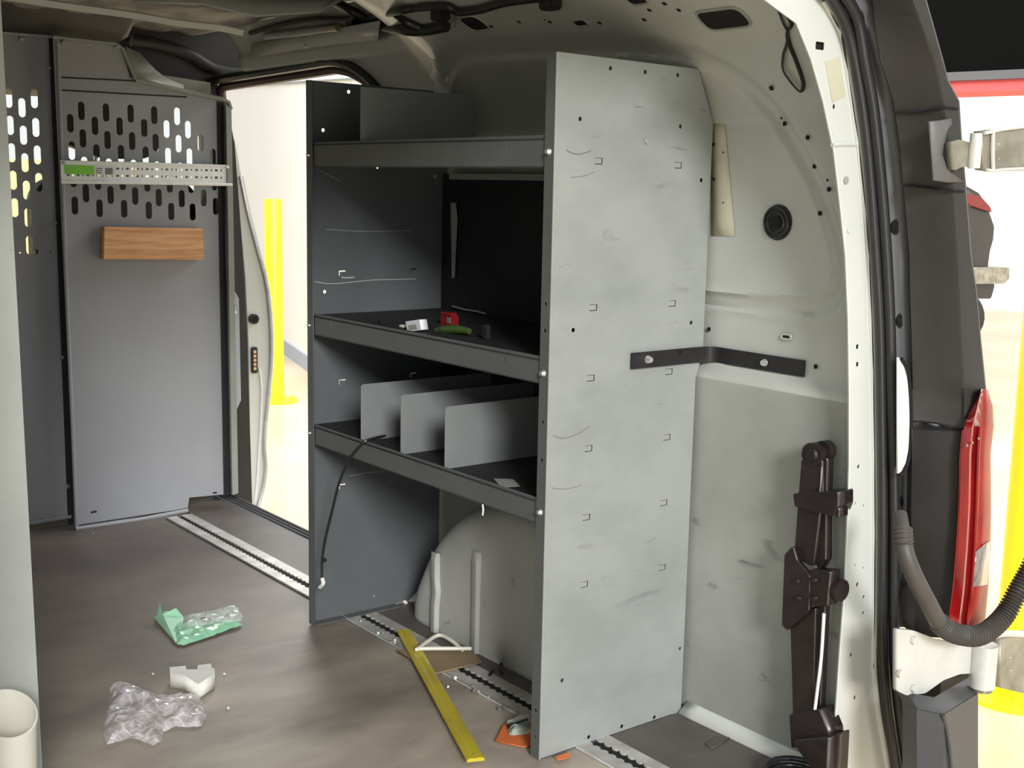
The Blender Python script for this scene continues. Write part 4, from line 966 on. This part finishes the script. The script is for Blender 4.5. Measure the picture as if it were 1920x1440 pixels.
# yellow bar, cardboard, cream strip
o = sheet('cardboard_piece', [uvz(*q, .008) for q in [(744,1222),(775,1215),(790,1215),(880,1217),(903,1243),(818,1264)]], [], .004, PZ(.0075), 'card'); tag(o, 'flat brown cardboard piece under the yellow bar', 'cardboard')
bm = bmesh.new()
A0, A1 = at(757,1185,Z,.014), at(892,1428,Z,.014); dr = (A1-A0).normalized(); sd_ = dr.cross(Vector((0,0,1))); wdt = .5*(at(747,1186,Z,.014)-at(768,1183,Z,.014)).length+.002
pts = [(-wdt,0),(-wdt,.006),(-wdt*.55,.009),(0,.0075),(wdt*.55,.009),(wdt,.006),(wdt,0)]
rA_ = [bm.verts.new(A0+sd_*a+Vector((0,0,b))) for a, b in pts]; rB_ = [bm.verts.new(A1+sd_*a*1.05+Vector((0,0,b))) for a, b in pts]
for k in range(len(pts)): bm.faces.new((rA_[k], rA_[(k+1) % len(pts)], rB_[(k+1) % len(pts)], rB_[k]))
bm.faces.new(rA_); bm.faces.new(rB_[::-1])
yb2 = from_bm('yellow_bar', bm, 'ybar'); tag(yb2, 'long flat yellow plastic bar lying across the floor track', 'bar')
p = at(888,1414,Z,.022); cylo('end_hole', p, p+Vector((0,0,.001)), .003, mat('ochre_hole', (.30,.24,.02), .6), yb2, 10)
cs = [at(x, y, Z, .030) for x, y in [(884,1216),(850,1216),(815,1216),(783,1217),(800,1204),(823,1191),(845,1200),(868,1212)]]
o = tube('cream_strip', [cs[0], cs[1], cs[2], cs[3]+Vector((.004,0,0)), cs[3], cs[4], cs[5], cs[6], cs[7]-Vector((0,0,.01))], .0052, 'cream', None, 8, 5)
tag(o, 'bent cream plastic edging strip lying on the cardboard', 'plastic strip')
o = tube('black_clip', [at(918,1266,Z,.012), at(925,1258,Z,.016), at(938,1258,Z,.016), at(942,1264,Z,.012)], .0038, 'black', None, 8, 4); tag(o, 'small curved black clip on the floor beside the wheel arch', 'clip')
# orange card packet by the near panel
oc = empty('orange_packet', at(965,1385,Z,.005), 'orange card packet with dark fittings beside the pale end panel foot', 'packet')
sheet('orange_card', [uvz(*q, .006) for q in [(929,1391),(943,1362),(985,1338),(998,1338),(998,1395),(985,1402)]], [], .002, PZ(.006), 'orange', oc)
boxo('dark_fitting', at(952,1368,Z,.008), at(995,1362,Z,.008)+Vector((0,.012,.012)), 'black', oc, .001)
boxo('metal_fitting', at(956,1377,Z,.008), at(990,1372,Z,.008)+Vector((0,.008,.007)), 'silver', oc, .001)
crumple('clear_wrap', [uvz(*q, .01) for q in [(950,1352),(998,1336),(998,1376),(955,1380)]], .018, 'blister', 9, .01, .01, oc, .7)
o = sheet('orange_scrap', [uvz(*q, .008) for q in [(1040,1420),(1068,1411),(1068,1420),(1046,1426)]], [], .002, PZ(.0075), 'orange'); tag(o, 'small orange scrap poking out under the pale end panel', 'scrap')
# crumbs and loose screws lying in the track
rnd = random.Random(11)
for i in range(26):
    t = rnd.random(); q = (lambda a: (665+a*150, 1163+a*80))(t) if i < 13 else ((lambda a: (845+a*130, 1265+a*80))(t))
    p = at(q[0]+rnd.uniform(-6,6), q[1]+rnd.uniform(-5,5), Z, .008)
    s = rnd.uniform(.0025,.0055)
    bm = bmesh.new(); bmesh.ops.create_icosphere(bm, subdivisions=1, radius=s, matrix=Matrix.Translation(p))
    for v in bm.verts: v.co += Vector((rnd.uniform(-1,1), rnd.uniform(-1,1), rnd.uniform(-.3,.3)))*s*.35
    o = from_bm('metal_crumb', bm, 'silver'); tag(o, 'tiny bright metal crumb lying in the floor track under the shelving', 'crumb', 'metal crumbs in the floor track')
for i, q in enumerate([(287,1264),(421,1264),(428,1328),(175,1000),(745,1125),(760,1131),(840,1288)]):
    p = at(*q, Z, .004); bm = bmesh.new(); s = [.003,.003,.003,.002,.006,.008,.004][i]
    bmesh.ops.create_icosphere(bm, subdivisions=1, radius=s, matrix=Matrix.Translation(p+Vector((0,0,s*.3))))
    for v in bm.verts: v.co += Vector((rnd.uniform(-1,1), rnd.uniform(-1,1), rnd.uniform(-.3,.3)))*s*.4
    o = from_bm('white_crumb', bm, 'foam'); tag(o, ['white crumb on the floor left of the foam block','white crumb on the floor right of the foam block','white crumb on the floor right of the plastic bag','white crumb on the floor at the foot of the partition','white crumb at the foot of the dark end panel','larger white crumb in the corner before the wheel arch','white crumb beside the yellow bar and track'][i], 'crumb')

# ------------------------------------------------------------ near left: shelf panel and cup
np_ = empty('near_shelf_panel', (.5, 2.4, 0), 'pale grey steel shelf end panel at the left edge of the view', 'panel')
sheet('panel_sheet', [(.33,.0),(.701,.0),(.684,1.56),(.33,1.56)], [], .002, PY(2.4), 'nearp', np_)
boxo('folded_edge', (.33,2.4,.0), (.69,2.43,.003), 'galv', np_)
cu_ = uvz(22, 1450, .0); c0 = at(14, 1338, Y, 2.28); rad = (at(66,1338,Y,2.28)-c0).length
cup = empty('white_tub', (c0.x, c0.y, 0), 'white open plastic tub on the floor before the left shelf panel', 'tub')
bm = bmesh.new(); N = 36; prof_ = [(rad*.86,0),(rad*.98,c0.z-.006),(rad*1.02,c0.z-.004),(rad*1.02,c0.z),(rad*.97,c0.z+.001),(rad*.94,c0.z-.004),(rad*.82,.004)]
rg = [[bm.verts.new((c0.x+r*math.cos(2*math.pi*k/N), c0.y+r*math.sin(2*math.pi*k/N), max(0, z_))) for k in range(N)] for r, z_ in prof_]
for a, b in zip(rg, rg[1:]):
    for k in range(N): bm.faces.new((a[k], a[(k+1) % N], b[(k+1) % N], b[k]))
bm.faces.new(rg[0]); bm.faces.new(rg[-1][::-1])
for v in bm.verts:
    if v.co.z > .02: v.co.z += -(v.co-c0).dot(Vector((0,-1,0)))*.0-.55*((c0-v.co).y)*1.0
from_bm('tub_body', bm, mat('warm_white_plastic', (.86,.83,.74), .35), cup, True)

# ------------------------------------------------------------ outside: ground, buildings, posts, car
G = -.68
bm = bmesh.new(); box(bm, (-30,-25,G-.1), (60,60,G)); o = from_bm('ground', bm, 'ground'); tag(o, 'polished tan concrete floor outside the van', 'ground', kind='structure')
a = at(540,668,Z,G); b = at(580,697,Z,G); d = (b-a).normalized(); w0 = a-d*8; w1 = a+d*3.4; nrm = Vector((-d.y, d.x, 0)); nrm = nrm if nrm.x > 0 else -nrm
def slab(name, p, q, z0, z1, th, m, parent=None):
    bm = bmesh.new(); vs = []
    for z_ in (z0, z1):
        for c in (p, q, q+nrm*th, p+nrm*th): vs.append(bm.verts.new((c.x, c.y, z_)))
    bm.faces.new(vs[:4][::-1]); bm.faces.new(vs[4:])
    for k in range(4): bm.faces.new((vs[k], vs[(k+1) % 4], vs[4+(k+1) % 4], vs[4+k]))
    return from_bm(name, bm, m, parent)
bd = empty('white_building', a, 'bright white building wall seen through the side door', 'building')
slab('wall', w0, w1, G, 3.3, .3, 'owall', bd); slab('skirting', w0-nrm*.02, w1-nrm*.02, G, G+.16, .02, 'bluebase', bd); 
def onb(px, py):
    r = ray(px, py); n2 = Vector((-d.y, d.x, 0)); return CAM+r*((a-CAM).dot(n2)/r.dot(n2)-.02)
tube('conduit', [onb(405,166), onb(500,158), onb(600,151), onb(690,145)], .012, 'tubeg', bd, 6, 0)
fb = empty('far_building', (9, 15, 0), 'far beige building with a dark grey fascia above the shelving', 'building')
nrm = Vector((.3, 1, 0)).normalized()
P0, P1 = at(640,200,Y,15.5), at(900,200,Y,13.0)
slab('wall', P0, P1, G, at(710,152,Y,14.8).z, .3, 'peach', fb); slab('fascia', P0-nrm*.1, P1-nrm*.1, at(710,153,Y,14.8).z, at(710,128,Y,14.8).z, .4, 'fascia', fb)
ft = empty('roof_truss', (8.5,14,3), 'dark steel truss above the far building', 'truss')
bm = bmesh.new(); rnd = random.Random(5)
q0, q1 = at(660,118,Y,14.0), at(790,118,Y,13.0)
for k in range(14):
    t = k/13; p = q0.lerp(q1, t); p2 = q0.lerp(q1, min(1, t+.08)); hgt = .10
    cyl(bm, p+Vector((0,0,-hgt*.5)), p2+Vector((0,0,hgt*.5)), .018, 6); cyl(bm, p2+Vector((0,0,hgt*.5)), p2+Vector((0,0,-hgt*.5)), .014, 6)
cyl(bm, q0+Vector((0,0,.06)), q1+Vector((0,0,.06)), .025, 6); cyl(bm, q0-Vector((0,0,.06)), q1-Vector((0,0,.06)), .03, 6)
from_bm('lattice', bm, 'black', ft)
def bollard(px, py, topy, label, x1=None):
    b = at(px, py, Z, G); e = empty('bollard', b, label, 'bollard')
    t = b.copy(); dd = (b-CAM).dot(FW)
    # height from the top row at the same distance
    lo, hi = G, 2.5
    for _ in range(30):
        m = (lo+hi)/2; v = Vector((b.x, b.y, m))-CAM; yy = 720-FPX*v.dot(UP)/v.dot(FW)
        if yy > topy: lo = m
        else: hi = m
    h = (lo+hi)/2; r = .077
    bm = bmesh.new(); N = 28; prof_ = [(r,G),(r,h-.02),(r*.93,h-.004),(r*.3,h)]
    rg = [[bm.verts.new((b.x+q*math.cos(2*math.pi*k/N), b.y+q*math.sin(2*math.pi*k/N), z_)) for k in range(N)] for q, z_ in prof_]
    for a_, b_ in zip(rg, rg[1:]):
        for k in range(N): bm.faces.new((a_[k], a_[(k+1) % N], b_[(k+1) % N], b_[k]))
    bm.faces.new(rg[0]); bm.faces.new(rg[-1][::-1]); from_bm('post', bm, 'yellow', e, True)
    cylo('base_plate', (b.x,b.y,G), (b.x,b.y,G+.018), .20, 'yellow', e, 28)
    for k in range(4):
        an = math.pi/4+k*math.pi/2; c = Vector((b.x+.15*math.cos(an), b.y+.15*math.sin(an), G+.018)); cylo('anchor_bolt', c, c+Vector((0,0,.03)), .014, 'yellow', e, 8)
    return e
bollard(516, 752, 372, 'yellow steel bollard standing outside the side door')
bollard(1898, 1302, 486, 'yellow steel bollard close behind the red tail light')
# canopy with a red edge, upper right
c0_, c1_ = at(1700,158,Z,2.0), at(1990,147,Z,2.0); dd = (c1_-c0_).normalized(); nrm = Vector((-dd.y, dd.x, 0)); nrm = nrm if nrm.x > 0 else -nrm
cn = empty('black_canopy', c0_, 'black overhead canopy with a red lower edge at upper right', 'canopy')
slab('canopy_face', c0_-dd*1.5, c1_+dd*4, 2.01, 3.6, .6, 'blackc', cn)
zb = at(1850,171,Y,at(1850,153,Z,2.0).y).z
slab('red_edge', c0_-dd*1.5+nrm*.02, c1_+dd*4+nrm*.02, zb, 2.01, .5, 'redst', cn)
slab('grey_edge', c0_-dd*1.5-nrm*.01, c1_+dd*4-nrm*.01, 2.01, 2.07, .02, 'fascia', cn)
# parked dark vehicle, only its rear corner shows past the trim
def suv():
    D = at(1862, 470, Z, .85); base = at(1840, 556, Y, 9.0)
    yy = 9.0
    e = empty('parked_car', (base.x, yy, G), 'dark parked car whose corner shows behind the rear corner trim', 'car')
    def pr3(x, y): return uvy(x, y, yy)
    body = [pr3(*q) for q in [(1600,560),(1858,560),(1864,540),(1866,505),(1852,500),(1856,470),(1862,450),(1864,425),(1850,385),(1835,362),(1810,348),(1600,345)]]
    sheet('body', fillet(body, .03, 3), [], 1.6, PY(yy), 'carp', e)
    sheet('tail_lamp', fillet([pr3(*q) for q in [(1800,362),(1832,368),(1850,388),(1853,398),(1835,392),(1800,380)]], .02, 2), [], .06, PY(yy-.05), 'redp', e)
    sheet('rear_window', fillet([pr3(*q) for q in [(1700,352),(1812,356),(1834,376),(1838,388),(1700,384)]], .02, 2), [], .03, PY(yy-.025), 'glass', e)
    sheet('bumper', fillet([pr3(*q) for q in [(1700,500),(1866,500),(1866,520),(1856,530),(1700,530)]], .02, 2), [], .20, PY(yy-.2), 'dull', e)
    for x in (1690, 1832):
        u, v = pr3(x, 560); cylo('wheel', (u,yy+.2,G+.33), (u-.22,yy+.2,G+.33), .33, 'black', e, 24)
suv()
# beige wall far ahead, seen only through the partition slots
o = boxo('forecourt_wall', (-3,11.9,G), (4.6,12.1,1.38), mat('yellow_beige_render', (.46,.38,.20), .8), None); tag(o, 'yellow beige wall ahead of the cab seen through the slots', 'wall')

nrm = Vector((1, .1, 0)).normalized()
rb = empty('white_backdrop_wall', (20,6,0), 'white backdrop wall added far behind the right bollard for brightness', 'wall')
slab('wall', Vector((21,-6,0)), Vector((18.5,20,0)), G, 7, .3, 'owall', rb)  # wall added so the background at right stays bright white
